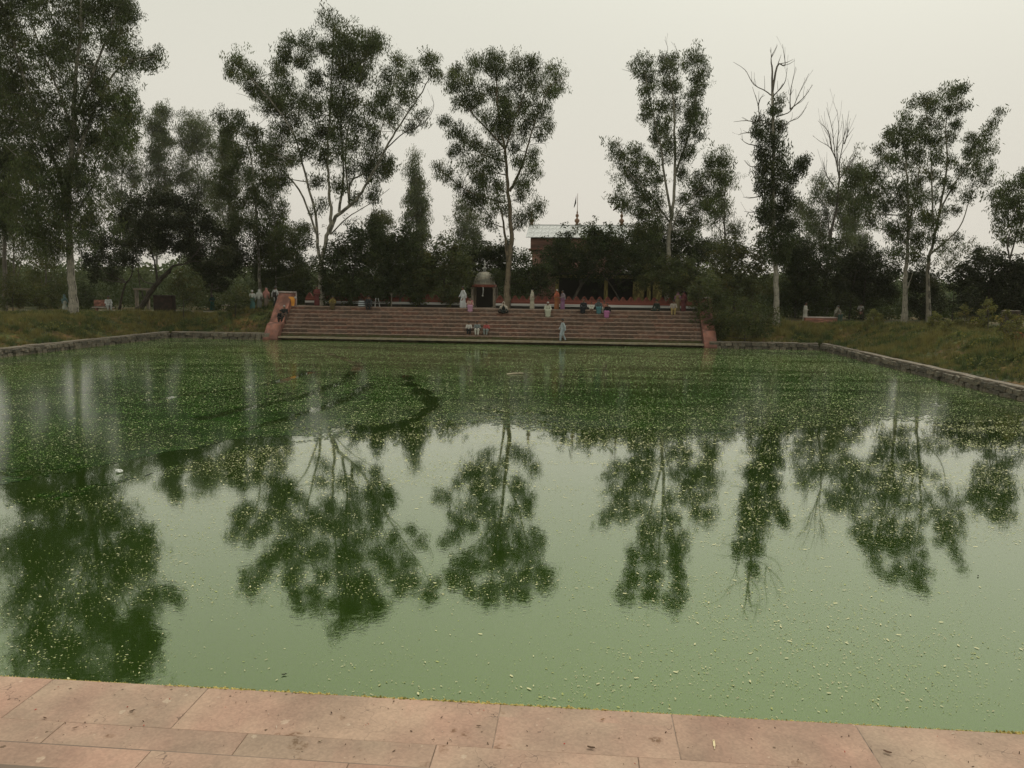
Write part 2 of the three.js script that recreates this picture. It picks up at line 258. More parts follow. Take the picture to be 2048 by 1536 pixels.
// ------------------------------------------------------------------ near paving
{
  const q = rng(31), Y = 0.13;
  const N = 2048, marks = [];
  for (let i = 0; i < 26; i++) marks.push([q(), q(), 0.0035 + 0.010 * q() * q(), q() < 0.94 ? 1 : -1, q() * 9]);
  for (let i = 0; i < 90; i++) marks.push([q(), q(), 0.001 + 0.003 * q(), q() < 0.35 ? 1 : -1, q() * 9]);
  const grid = new Map(); marks.forEach((m) => { const r = m[2] * 1.5; for (let a = Math.floor((m[0] - r) * 40); a <= Math.floor((m[0] + r) * 40); a++) for (let b = Math.floor((m[1] - r) * 40); b <= Math.floor((m[1] + r) * 40); b++) { const k = a * 100 + b; if (!grid.has(k)) grid.set(k, []); grid.get(k).push(m); } });
  const slabTex = tex(N, (u, v) => {
    const a = fbm(u * 5, v * 5, 5, 101, 6), b = fbm(u * 14, v * 14, 14, 102, 5), g = fbm(u * 200, v * 200, 200, 103, 2), l = fbm(u * 9, v * 4, 9, 104, 5), c1 = Math.abs(fbm(u * 7, v * 7, 7, 105, 5) - 0.5);
    let k = 0.68 + 0.2 * (a - 0.5) + 0.12 * (b - 0.5) + 0.1 * (g - 0.5);
    const pinkish = 0.4 + 0.6 * clamp((l - 0.40) * 3, 0, 1);
    let c = [k * lerp(1.05, 1.075, pinkish), k * lerp(0.945, 0.895, pinkish), k * lerp(0.82, 0.785, pinkish)];
    const dirt = clamp((fbm(u * 18, v * 18, 18, 106, 5) - 0.73) * 9, 0, 1) * clamp((g - 0.3) * 3, 0, 1); c = c.map((x, i) => x * (1 - dirt * [0.3, 0.35, 0.42][i]));
    if (c1 < 0.0016 && a > 0.56) c = c.map((x) => x * 0.72);
    const near = grid.get(Math.floor(u * 40) * 100 + Math.floor(v * 40));
    if (near) for (const m of near) { const dx = u - m[0], dy = v - m[1], r = Math.hypot(dx, dy), rr = m[2] * (0.65 + 0.8 * vnoise(3 + 2.2 * Math.cos(Math.atan2(dy, dx)) + m[4], 3 + 2.2 * Math.sin(Math.atan2(dy, dx)), 0, 9)); if (r < rr) { const t = clamp((rr - r) / rr * 4, 0, 1) * (0.5 + 0.6 * g); c = c.map((x, i) => lerp(x, m[3] > 0 ? [0.86, 0.79, 0.7][i] : [0.3, 0.24, 0.16][i], t * 0.75)); } }
    return c;
  }, true);
  slabTex.repeat.set(1 / 4.3, 1 / 4.3);
  const bumpT = tex(1024, (u, v) => grey(0.5 * fbm(u * 12, v * 12, 12, 107, 5) + 0.3 * fbm(u * 120, v * 120, 120, 108, 2) + 0.2 * fbm(u * 4, v * 4, 4, 109, 3))); bumpT.repeat.set(1 / 3, 1 / 3);
  const mats = [C(0.77, 0.735, 0.73), C(0.80, 0.75, 0.74), C(0.76, 0.74, 0.73), C(0.81, 0.74, 0.73)].map((c) => std(c, { map: slabTex, bumpMap: bumpT, bumpScale: 0.008, roughness: 0.8 }));
  const g = thing('paving', V(0, 0, 0), 'pinkish sandstone slab terrace at the near edge of the pond', null); g.userData.kind = 'structure';
  const bx = (px, py) => atY(px, py, Y).x;
  const slab = (x0, x1, z0, z1, y, i, skew = 0) => {
    const w = x1 - x0 - 0.005, d = z1 - z0 - 0.005, gg = new RoundedBoxGeometry(w, 0.34, d, 1, 0.008);
    const p = gg.attributes.position, nn = gg.attributes.normal, uv = gg.attributes.uv, ox = q() * 4, oz = q() * 4, flip = q() < 0.5 ? -1 : 1;
    for (let k = 0; k < p.count; k++) { const X = p.getX(k), Z = p.getZ(k); p.setX(k, X + skew * (Z / d) * -1); if (Math.abs(nn.getY(k)) > 0.5) uv.setXY(k, flip * X + ox, Z + oz); else uv.setXY(k, X + Z + ox, p.getY(k) + oz); }
    const m = part('slab', gg, mats[i % 4], g); m.position.set((x0 + x1) / 2, y - 0.17 + (q() - 0.5) * 0.004, (z0 + z1) / 2); m.rotation.z = (q() - 0.5) * 0.002;
  };
  const zA = PZ1 - 0.0, zB = -6.74, zC = -6.34, zD = -5.6;
  const j1 = [-10.6, -8.3, -6.95, bx(105, 1360), bx(415, 1378), bx(1000, 1417), bx(1345, 1440), bx(1720, 1465), bx(2080, 1490) + 0.5, 6.4, 8.2, 10.5];
  for (let i = 0; i < j1.length - 1; i++) slab(j1[i], j1[i + 1], zA, zB, Y, i * 3 + 1);
  const j2 = [-10.5, -8, -6.2, bx(125, 1450), bx(492, 1473), bx(870, 1500), 0.6, 1.9, 3.2, 4.9, 6.6, 9, 10.5];
  for (let i = 0; i < j2.length - 1; i++) slab(j2[i], j2[i + 1], zB, zC, Y + 0.006, i * 2 + 2);
  const j3 = [-10.5, -8.8, -6.9, -5.1, bx(305, 1505), bx(700, 1528), 0.1, 1.4, 2.9, 4.4, 6, 8, 10.5];
  for (let i = 0; i < j3.length - 1; i++) slab(j3[i], j3[i + 1], zC, zD, Y + 0.03, i * 3);
  for (let r = 0; r < 3; r++) { let x = -10.5; while (x < 10.4) { const w = 1.2 + q() * 1.1, x1 = Math.min(10.5, x + w); slab(x, x1, zD + r * 0.62, zD + (r + 1) * 0.62, Y + 0.2 + r * 0.17, Math.floor(q() * 4)); x = x1; } }
  // core and mortar bed a little under the slab tops, and the bank wall either side
  part('core', merge([box(21, 0.5, 1.25, 0, -0.1245, PZ1 + 0.635), box(20.98, 0.5, 0.8, 0, -0.099, -5.96), box(21.2, 0.8, 8, 0, 0.04, -1.6), box(21.2, 0.86, 3.4, 0, 0.06, -2.1)]), std(C(0.42, 0.33, 0.26), { map: T.stone }), g);
  // algae crust along the water's edge of the slabs
  const mg = new THREE.IcosahedronGeometry(1, 0), n = 7000, im = new THREE.InstancedMesh(mg, std(C(1, 1, 1)), n), o = new THREE.Object3D();
  for (let i = 0; i < n; i++) { const x = lerp(-9, 8, q()), c = fbm(x * 1.3, 3, 4096, 33, 4), s = (0.004 + 0.008 * q()) * (c > 0.45 ? 1.25 : 0.7); o.position.set(x, Y - 0.003 - q() * q() * 0.1, PZ1 + 0.002 + (q() - 0.6) * 0.014); o.rotation.set(q() * 6, q() * 6, 0); o.scale.set(s * 2.4, s * 0.8, s); o.updateMatrix(); im.setMatrixAt(i, o.matrix); im.setColorAt(i, q() < 0.75 ? C(0.5, 0.40, 0.12) : C(0.18, 0.17, 0.03)); }
  shadows(im); im.name = 'moss_crust'; im.userData.kind = 'stuff'; g.add(im);
}
// ------------------------------------------------------------------ rubble edge walls of the pond
const stoneGeos = [0, 1, 2, 3, 4].map((s) => { const g = new THREE.BoxGeometry(1, 1, 1, 3, 2, 2), p = g.attributes.position; for (let i = 0; i < p.count; i++) { const x = p.getX(i), y = p.getY(i), z = p.getZ(i), k = 1 - 0.16 * Math.pow(Math.max(Math.abs(x) + Math.abs(y), Math.abs(y) + Math.abs(z), Math.abs(x) + Math.abs(z)), 3) * 0.9; const h = (a) => hash(Math.round(x * 60), Math.round(y * 60) * 7 + Math.round(z * 60), s * 9 + a) - 0.5; p.setXYZ(i, x * k + h(1) * 0.09, y * k + h(2) * 0.12, z * k + h(3) * 0.14); } const gg = g; gg.computeVertexNormals(); return gg; });
function edgeWall(label, ax, az, bx_, bz, inX, inZ, len1) {
  const q = rng(Math.floor(ax * 7 + az * 13)), L_ = Math.hypot(bx_ - ax, bz - az), dx = (bx_ - ax) / L_, dz = (bz - az) / L_, ang = Math.atan2(-dz, dx);
  const w = thing('edge_wall', V(ax, 0, az), label, 'wall');
  const core = part('core', box(L_, 1.2, 0.34), M.rubble[0], w); core.position.set(dx * L_ / 2 + inX * -0.25, -0.16, dz * L_ / 2 + inZ * -0.25); core.rotation.y = ang;
  for (const [y, h] of [[0.07, 0.28], [0.31, 0.24]]) { let s = 0; while (s < Math.min(len1, L_) - 0.2) { const l = 0.34 + q() * 0.5, m = part('stone', stoneGeos[Math.floor(q() * 5)], M.rubble[Math.floor(q() * 4)], w); const pr = -0.04 + 0.09 * q(); m.position.set(dx * (s + l / 2) - inX * pr, y + (q() - 0.5) * 0.05, dz * (s + l / 2) - inZ * pr); m.rotation.set((q() - 0.5) * 0.3, ang + (q() - 0.5) * 0.3, (q() - 0.5) * 0.2); m.scale.set(l * 1.0, h * (0.95 + q() * 0.2), 0.3 + q() * 0.12); s += l; } }
  let s = 0; while (s < L_ - 0.05) { const l = Math.min(L_ - s, 0.9 + q() * 0.8), m = part('coping', new RoundedBoxGeometry(l - 0.02, 0.09, 0.44, 1, 0.02), M.cap, w); m.position.set(dx * (s + l / 2) - inX * 0.24, 0.475 + (q() - 0.5) * 0.025, dz * (s + l / 2) - inZ * 0.24); m.rotation.set((q() - 0.5) * 0.06, ang, (q() - 0.5) * 0.02); s += l; }
}
edgeWall('low rubble stone wall holding the right bank above the water', PX1, PZ0 - 0.3, PX1, PZ1 - 0.2, -1, 0, 33);
edgeWall('low rubble stone wall holding the left bank above the water', PX0, PZ0 - 0.3, PX0, PZ1 - 0.2, 1, 0, 24);
edgeWall('short rubble wall between the left corner and the stairs', PX0 + 0.3, PZ0, GX0 + 0.5, PZ0, 0, 1, 30);
edgeWall('short rubble wall between the stairs and the right corner', GX1 - 0.5, PZ0, PX1 - 0.3, PZ0, 0, 1, 30);

// ------------------------------------------------------------------ bathing steps
const SX0 = -23.55, SX1 = 9.25;
{
  const q = rng(91), st = thing('bathing_steps', V(0, 0, PZ0), 'wide red sandstone bathing steps going down to the water', 'steps');
  const tints = [C(0.27, 0.165, 0.122), C(0.31, 0.195, 0.145), C(0.2, 0.13, 0.098), C(0.25, 0.175, 0.135), C(0.3, 0.165, 0.12), C(0.18, 0.125, 0.09)].map((c) => std(c, { map: T.stone, bumpMap: T.stoneBump, bumpScale: 0.012 }));
  const stained = [C(0.15, 0.115, 0.06), C(0.12, 0.095, 0.05), C(0.17, 0.125, 0.07)].map((c) => std(c, { map: T.stone, bumpMap: T.stoneBump, bumpScale: 0.012 }));
  const landing = std(C(0.52, 0.47, 0.33), { map: T.stone, bumpMap: T.stoneBump, bumpScale: 0.01 });
  const nose = std(C(0.5, 0.39, 0.31), { map: T.stone });
  const blocks = [0.9, 1.1, 1.35, 1.6].map((w) => new RoundedBoxGeometry(w, RISE + 0.28, RUN + 0.28, 1, 0.012)), noses = [0.9, 1.1, 1.35, 1.6].map((w) => new RoundedBoxGeometry(w - 0.004, 0.05, RUN + 0.03, 1, 0.012));
  for (let k = 0; k <= NSTEP; k++) {
    const s = new THREE.Group(); s.name = 'step'; st.add(s); s.position.set(0, stepY(k), stepZ(k) - PZ0);
    let x = k ? SX0 : SX0 - 0.2; const end = k ? SX1 : SX1 + 0.3;
    while (x < end - 0.02) {
      let wi = Math.floor(q() * 4), w = [0.9, 1.1, 1.35, 1.6][wi], sc = 1; if (x + w > end - 0.4) { sc = (end - x) / w; w = end - x; }
      const top_ = (q() - 0.5) * 0.012, m = part('slab', blocks[wi], k === 0 ? landing : k === 1 ? stained[Math.floor(q() * 3)] : tints[Math.floor(q() * 6)], s);
      const dep = k === NSTEP ? 0.5 : 0; m.position.set(x + w / 2, -(RISE + 0.28) / 2 + top_ - 0.052, -(RUN + 0.28) / 2 + (q() - 0.5) * 0.012); m.scale.x = sc * 0.994; if (!k) { m.scale.y = 0.13 / (RISE + 0.28); m.position.y = -0.065 + top_; }
      if (k) { const n = part('tread', noses[wi], nose, s); n.position.set(x + w / 2, -0.026 + top_, -(RUN + 0.03) / 2 + 0.02 + (q() - 0.5) * 0.01); n.scale.x = sc * 0.994; }
      x += w;
    }
  }
  part('core', merge([...Array(NSTEP + 1).keys()].map((k) => box(SX1 - SX0 - 0.1, stepY(k) + 0.5 - 0.34, k ? RUN : 0.5, (SX0 + SX1) / 2, (stepY(k) - 0.34 - 0.5) / 2, stepZ(k) - PZ0 - RUN / 2 - 0.3))), tints[2], st);
  // algae lumps on the lowest riser
  const im = new THREE.InstancedMesh(new THREE.IcosahedronGeometry(1, 0), std(C(0.06, 0.062, 0.02)), 900), o = new THREE.Object3D();
  for (let i = 0; i < 900; i++) { const x = lerp(SX0, SX1, q()), c = fbm(x * 0.9, 7, 4096, 35, 4), s = 0.02 + 0.07 * q() * (c > 0.5 ? 1 : 0.35); o.position.set(x, STEP0 + 0.02 + q() * q() * 0.2 * (c > 0.5 ? 1 : 0.4), SZ0 - PZ0 + 0.01); o.scale.set(s * 2, s * 0.7, s * 0.5); o.updateMatrix(); im.setMatrixAt(i, o.matrix); }
  shadows(im); im.name = 'algae'; im.userData.kind = 'stuff'; st.add(im);
  // paved floor behind the top step
  const pg = box(GX1 - GX0 - 1.6, 0.3, 4.5, (GX0 + GX1) / 2, TOPY - 0.17, stepZ(NSTEP) - RUN - 2.3);
  tag(top('pavement', pg, std(C(0.33, 0.24, 0.18), { map: T.stone })), 'paved walk behind the top of the steps', null, null, 'structure');
}
function sideWall(x0, x1, x2, label) {                             // slanted wall beside the steps: lower block, then the long slope
  const prof = [[-60.75, -0.6], [-60.75, 0.12], [-61.75, 1.22], [-62.25, 1.34], [-62.55, 1.7], [-64.35, 3.62], [-65.1, 3.66], [-65.1, 1.5], [-64.6, -0.6]];
  const sh = new THREE.Shape(prof.map(([z, y]) => new THREE.Vector2(z - PZ0, y)));
  const g = new THREE.ExtrudeGeometry(sh, { depth: Math.abs(x1 - x0) - 0.04, bevelEnabled: true, bevelSize: 0.02, bevelThickness: 0.02, bevelSegments: 1 }).rotateY(-Math.PI / 2);
  const uv = g.attributes.uv; for (let i = 0; i < uv.count; i++) uv.setXY(i, uv.getX(i) / 3, uv.getY(i) / 3);
  const t = thing('stair_wall', V(Math.max(x0, x1), 0, PZ0), label, 'wall');
  const b = part('wall_body', g, M.pink, t); b.position.x = -0.02;
  const capz = -64.8 - PZ0; const c = part('coping', new RoundedBoxGeometry(Math.abs(x1 - x0) + 0.1, 0.12, 0.95, 1, 0.02), M.pinkPale, t); c.position.set(-Math.abs(x1 - x0) / 2, 3.72, capz + 0.05);
  const p = part('pillar', box(Math.abs(x1 - x0) - 0.1, 1.2, 0.5), M.pinkPale, t); p.position.set(-Math.abs(x1 - x0) / 2, 3.06, capz - 0.5);
}
sideWall(-24.75, -23.6, 0, 'slanted pink wall on the left side of the steps');
sideWall(9.3, 10.25, 0, 'slanted pink wall on the right side of the steps, half hidden by shrubs');

// ------------------------------------------------------------------ scalloped parapet, gate, temple hall, veranda
function parapet(px0, px1, label, z = -67.2) {
  const a = atZ(px0, 606, z).x, b = atZ(px1, 606, z).x, y = TOPY - 0.05, t = thing('parapet', V(a, y, z), label, 'wall'), w = b - a;
  part('shadow_gap_plinth', box(w, 0.24, 0.3, w / 2, 0.12, 0), M.dark, t);  // recessed base coloured near black to stand in for the shadow under the band
  part('band', box(w, 0.2, 0.5, w / 2, 0.34, 0.02), M.white, t);
  part('wall_panel', box(w, 0.26, 0.26, w / 2, 0.57, 0), M.red, t);
  const s = new THREE.Shape(); s.moveTo(-0.31, 0); s.lineTo(-0.31, 0.08); s.quadraticCurveTo(-0.2, 0.16, -0.12, 0.33); s.quadraticCurveTo(-0.06, 0.4, 0, 0.42); s.quadraticCurveTo(0.06, 0.4, 0.12, 0.33); s.quadraticCurveTo(0.2, 0.16, 0.31, 0.08); s.lineTo(0.31, 0); s.closePath();
  const g = new THREE.ExtrudeGeometry(s, { depth: 0.18, bevelEnabled: false, curveSegments: 5 });
  for (let x = 0.34; x < w - 0.2; x += 0.64) { const m = part('merlon', g, M.red, t); m.position.set(x, 0.7, -0.09); }
}
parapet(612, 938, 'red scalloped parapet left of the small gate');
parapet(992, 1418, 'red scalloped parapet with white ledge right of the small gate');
const lathe = (pts, n = 14) => new THREE.LatheGeometry(pts.map(([r, y]) => new THREE.Vector2(r, y)), n);
const finialG = lathe([[0, 0.0], [0.16, 0], [0.2, 0.06], [0.1, 0.12], [0.24, 0.26], [0.24, 0.38], [0.09, 0.5], [0.07, 0.56], [0.16, 0.66], [0.15, 0.76], [0.05, 0.86], [0.08, 0.93], [0.05, 1.02], [0.0, 1.25]]);
{
  const z = -67.6, a = atZ(941, 600, z).x, b = atZ(992, 600, z).x, w = b - a, t = thing('shrine_gate', V((a + b) / 2, TOPY - 0.05, z), 'small shrine gateway with pale domed roof and red eave', 'gateway');
  for (const s of [-1, 1]) for (const dz of [0, -1.7]) part('pillar', merge([box(0.2, 1.75, 0.2, s * (w / 2 - 0.16), 0.87, dz, 0.02), box(0.28, 0.14, 0.28, s * (w / 2 - 0.16), 0.07, dz), box(0.26, 0.12, 0.26, s * (w / 2 - 0.16), 1.7, dz)]), M.cap, t);
  part('eave', new RoundedBoxGeometry(w * 0.86, 0.22, 2.3, 1, 0.03).translate(0, 1.88, -0.85), M.red, t);
  const P = []; for (let i = 0; i <= 10; i++) { const u = i / 10; P.push([0.5 * w * 0.84 * (1 - 0.14 * u) * Math.sqrt(Math.max(0, 1 - Math.pow(u, 3.4))), u * 1.12]); }
  const dome = part('dome', lathe([...P, [0, 1.13]], 28).scale(1, 1, 1.1).translate(0, 1.99, -0.85), M.dome, t);
  const fl = []; for (let i = 0; i < 14; i++) { const an = i / 14 * Math.PI * 2; fl.push(tube(P.map(([r, y]) => V(Math.cos(an) * (r + 0.005), y, Math.sin(an) * (r + 0.005) * 1.1)), P.map(() => 0.025), 4)); }
  part('rib', merge(fl).translate(0, 1.99, -0.85), M.dome, dome);
  part('finial', finialG.clone().scale(0.8, 0.8, 0.8).translate(0, 3.1, -0.85), M.white, t);
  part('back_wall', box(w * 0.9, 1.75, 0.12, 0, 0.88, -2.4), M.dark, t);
  part('pendant', merge([tube([V(0, 1.78, 0.2), V(0.02, 1.4, 0.22), V(-0.02, 1.1, 0.2)], [0.05, 0.05, 0.025], 6), new THREE.IcosahedronGeometry(0.07, 1).translate(-0.03, 1.05, 0.2)]), M.white, t);
}
{
  const z = -80, k = 1600 / 80.5, x0 = atZ(1052, 470, z).x, x1 = atZ(1258, 470, z).x, w = x1 - x0, yE = atZ(1150, 476, z).y, yR = atZ(1150, 452, z).y + 0.35, yB = groundY((x0 + x1) / 2, z);
  const t = thing('temple_hall', V((x0 + x1) / 2, yB, z), 'pink temple hall with pale metal roof and three finials', 'temple');
  part('wall', box(w - 1.2, yE - yB - 1.0, 8, 0, (yE - yB - 1.0) / 2, -4.4), M.hall, t);
  part('frieze', box(w - 0.9, 1.05, 8.4, 0, yE - yB - 0.55, -4.4), M.hall, t);
  part('cornice', box(w - 0.5, 0.14, 8.8, 0, yE - yB - 1.12, -4.4), M.pink, t);
  const n = 14;
  for (const side of [0, 1]) { const sl = new THREE.Group(); sl.name = 'roof'; t.add(sl); for (let i = 0; i < n; i++) for (let r = 0; r < 3; r++) { const dep = 4.9, rise = yR - yE; const len = Math.hypot(dep, rise) / 3 + 0.06; const g = box(w / n - 0.015, 0.05, len); const m = part('roof_panel', g, M.roof, sl); const f = (r + 0.5) / 3; m.position.set(-w / 2 + (i + 0.5) * w / n, yE - yB + 0.02 + rise * f + (2 - r) * 0.0 + r * 0.02, side ? -9.3 + dep * f : 0.4 - dep * f); m.rotation.x = (side ? -1 : 1) * Math.atan2(rise, dep); } }
  for (const sx of [-1, 1]) part('gable', new THREE.ExtrudeGeometry(new THREE.Shape([new THREE.Vector2(-4.2, 0), new THREE.Vector2(4.2, 0), new THREE.Vector2(0, yR - yE - 0.12)]), { depth: 0.2, bevelEnabled: false }).rotateY(Math.PI / 2).translate(sx > 0 ? w / 2 - 0.75 : -w / 2 + 0.55, yE - yB - 0.03, -4.45), M.hall, t);
  part('ridge', box(w + 0.1, 0.12, 0.3, 0, yR - yB + 0.05, -4.45), M.roof, t);
  for (const px of [1063, 1154, 1243]) { const lx = atZ(px, 450, z - 4.45).x - (x0 + x1) / 2; const f = part('finial', finialG.clone().scale(1.1, 1.35, 1.1).translate(lx, yR - yB + 0.1, -4.45), M.gold, t); if (px !== 1063) { part('flag_pole', tube([V(lx, yR - yB + 1.4, -4.45), V(lx, yR - yB + 3.3, -4.45)], [0.035, 0.02], 5), M.gold, f); const g = new THREE.PlaneGeometry(0.9, 0.5, 6, 2), p = g.attributes.position; for (let i = 0; i < p.count; i++) { const u = p.getX(i) / 0.9 + 0.5; p.setY(i, p.getY(i) * (1 - 0.75 * u) - 0.5 * u); p.setZ(i, 0.08 * Math.sin(u * 7)); } g.computeVertexNormals(); part('flag', g.scale(px > 1200 ? -0.8 : -0.25, px > 1200 ? 1.2 : 1.6, 1).translate(lx - (px > 1200 ? 0.55 : 0.25), yR - yB + (px > 1200 ? 2.2 : 2.7), -4.45), std(px > 1200 ? C(0.7, 0.22, 0.06) : C(0.5, 0.42, 0.3), { side: THREE.DoubleSide }), f); } }
}
{
  const z = -72, y0 = groundY(atZ(1200, 600, z).x, z), yb = atZ(1180, 553, z).y, x0 = atZ(1110, 553, z).x, x1 = atZ(1390, 553, z).x, t = thing('veranda', V(x0, y0, z), 'yellow painted veranda with beam and square pillars under the trees', 'veranda'), w = x1 - x0;
  part('beam', box(w, 0.28, 0.3, w / 2, yb - y0, 0), M.yellow, t);
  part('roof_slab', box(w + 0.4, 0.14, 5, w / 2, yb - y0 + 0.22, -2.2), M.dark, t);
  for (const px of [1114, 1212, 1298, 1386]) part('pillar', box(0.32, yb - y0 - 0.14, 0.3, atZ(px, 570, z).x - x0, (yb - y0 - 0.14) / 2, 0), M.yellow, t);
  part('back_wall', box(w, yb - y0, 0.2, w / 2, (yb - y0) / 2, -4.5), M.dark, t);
  for (const px of [1278, 1316]) part('wall_panel', box(px < 1300 ? 1.0 : 0.8, 1.9, 0.12, atZ(px, 570, z).x - x0, 1.5, -0.4), M.yellow, t);
}
// ------------------------------------------------------------------ trees
function spray(n, len, wid, spread, droop, seed) {                 // a twig's worth of single leaves
  const q = rng(seed), pos = [], idx = [];
  const up = V(0, 1, 0);
  for (let i = 0; i < n; i++) {
    const r = spread * Math.cbrt(q()), th = q() * 6.283, ph = Math.acos(2 * q() - 1);
    const c = V(r * Math.sin(ph) * Math.cos(th), r * Math.cos(ph) * 0.8, r * Math.sin(ph) * Math.sin(th));
    const d = V(q() - 0.5, lerp(q() - 0.5, -0.75, droop), q() - 0.5).normalize(), s = V(q() - 0.5, q() - 0.5, q() - 0.5).cross(d).normalize();
    const l = len * (0.7 + 0.6 * q()), w = wid * (0.7 + 0.6 * q());
    const a = c.clone().addScaledVector(d, -l / 2), b = c.clone().addScaledVector(d, l / 2), m = c.clone().addScaledVector(d, -l * 0.08);
    const k = pos.length / 3;
    for (const v of [a, m.clone().addScaledVector(s, w / 2), b, m.clone().addScaledVector(s, -w / 2)]) pos.push(v.x, v.y, v.z);
    idx.push(k, k + 1, k + 3, k + 1, k + 2, k + 3);
  }
  const g = new THREE.BufferGeometry(); g.setAttribute('position', new THREE.Float32BufferAttribute(pos, 3)); g.setIndex(idx); const ni = g.toNonIndexed(); ni.computeVertexNormals(); return ni;
}
const SPR = { euc: [1, 2, 3].map((s) => spray(30, 0.22, 0.052, 0.46, 0.75, s)), bush: [4, 5, 6].map((s) => spray(26, 0.2, 0.085, 0.40, 0.2, s)), fine: [7, 8].map((s) => spray(30, 0.14, 0.06, 0.38, 0.4, s)), shrub: [9, 10].map((s) => spray(24, 0.15, 0.08, 0.28, 0.1, s)), grass: [11, 12].map((s) => { const q = rng(s), pos = []; for (let i = 0; i < 14; i++) { const a = q() * 6.28, r = 0.12 * q(), h = 0.12 + 0.22 * q(), le = 0.16 * q(), x = Math.cos(a) * r, z = Math.sin(a) * r, w = 0.012; pos.push(x - w * Math.sin(a), 0, z + w * Math.cos(a), x + w * Math.sin(a), 0, z - w * Math.cos(a), x + Math.cos(a) * le, h, z + Math.sin(a) * le); } const g = new THREE.BufferGeometry(); g.setAttribute('position', new THREE.Float32BufferAttribute(pos, 3)); g.computeVertexNormals(); return g; }) };
let sprayCount = 0;
function instances(name, geo, mat, list, parent) {                 // list of {p, s, k(brightness), w(warm)}
  const im = new THREE.InstancedMesh(geo, mat, list.length), o = new THREE.Object3D(), q = rng(list.length + 3);
  list.forEach((e, i) => { o.position.copy(e.p); o.rotation.set((q() - 0.5) * (e.tilt ?? 0.9), q() * 6.283, (q() - 0.5) * (e.tilt ?? 0.9)); o.scale.setScalar(e.s * (0.8 + 0.4 * q())); if (e.sy) o.scale.y *= e.sy; o.updateMatrix(); im.setMatrixAt(i, o.matrix); const k = e.k ?? 1, w = (q() - 0.4) * 0.3; im.setColorAt(i, C(k * (1 + w + (e.w || 0)), k * (1 + w * 0.5), k * (1 - w * 0.5))); });
  sprayCount += list.length; im.name = name; shadows(im); im.userData.kind = 'stuff'; parent.add(im); return im;
}
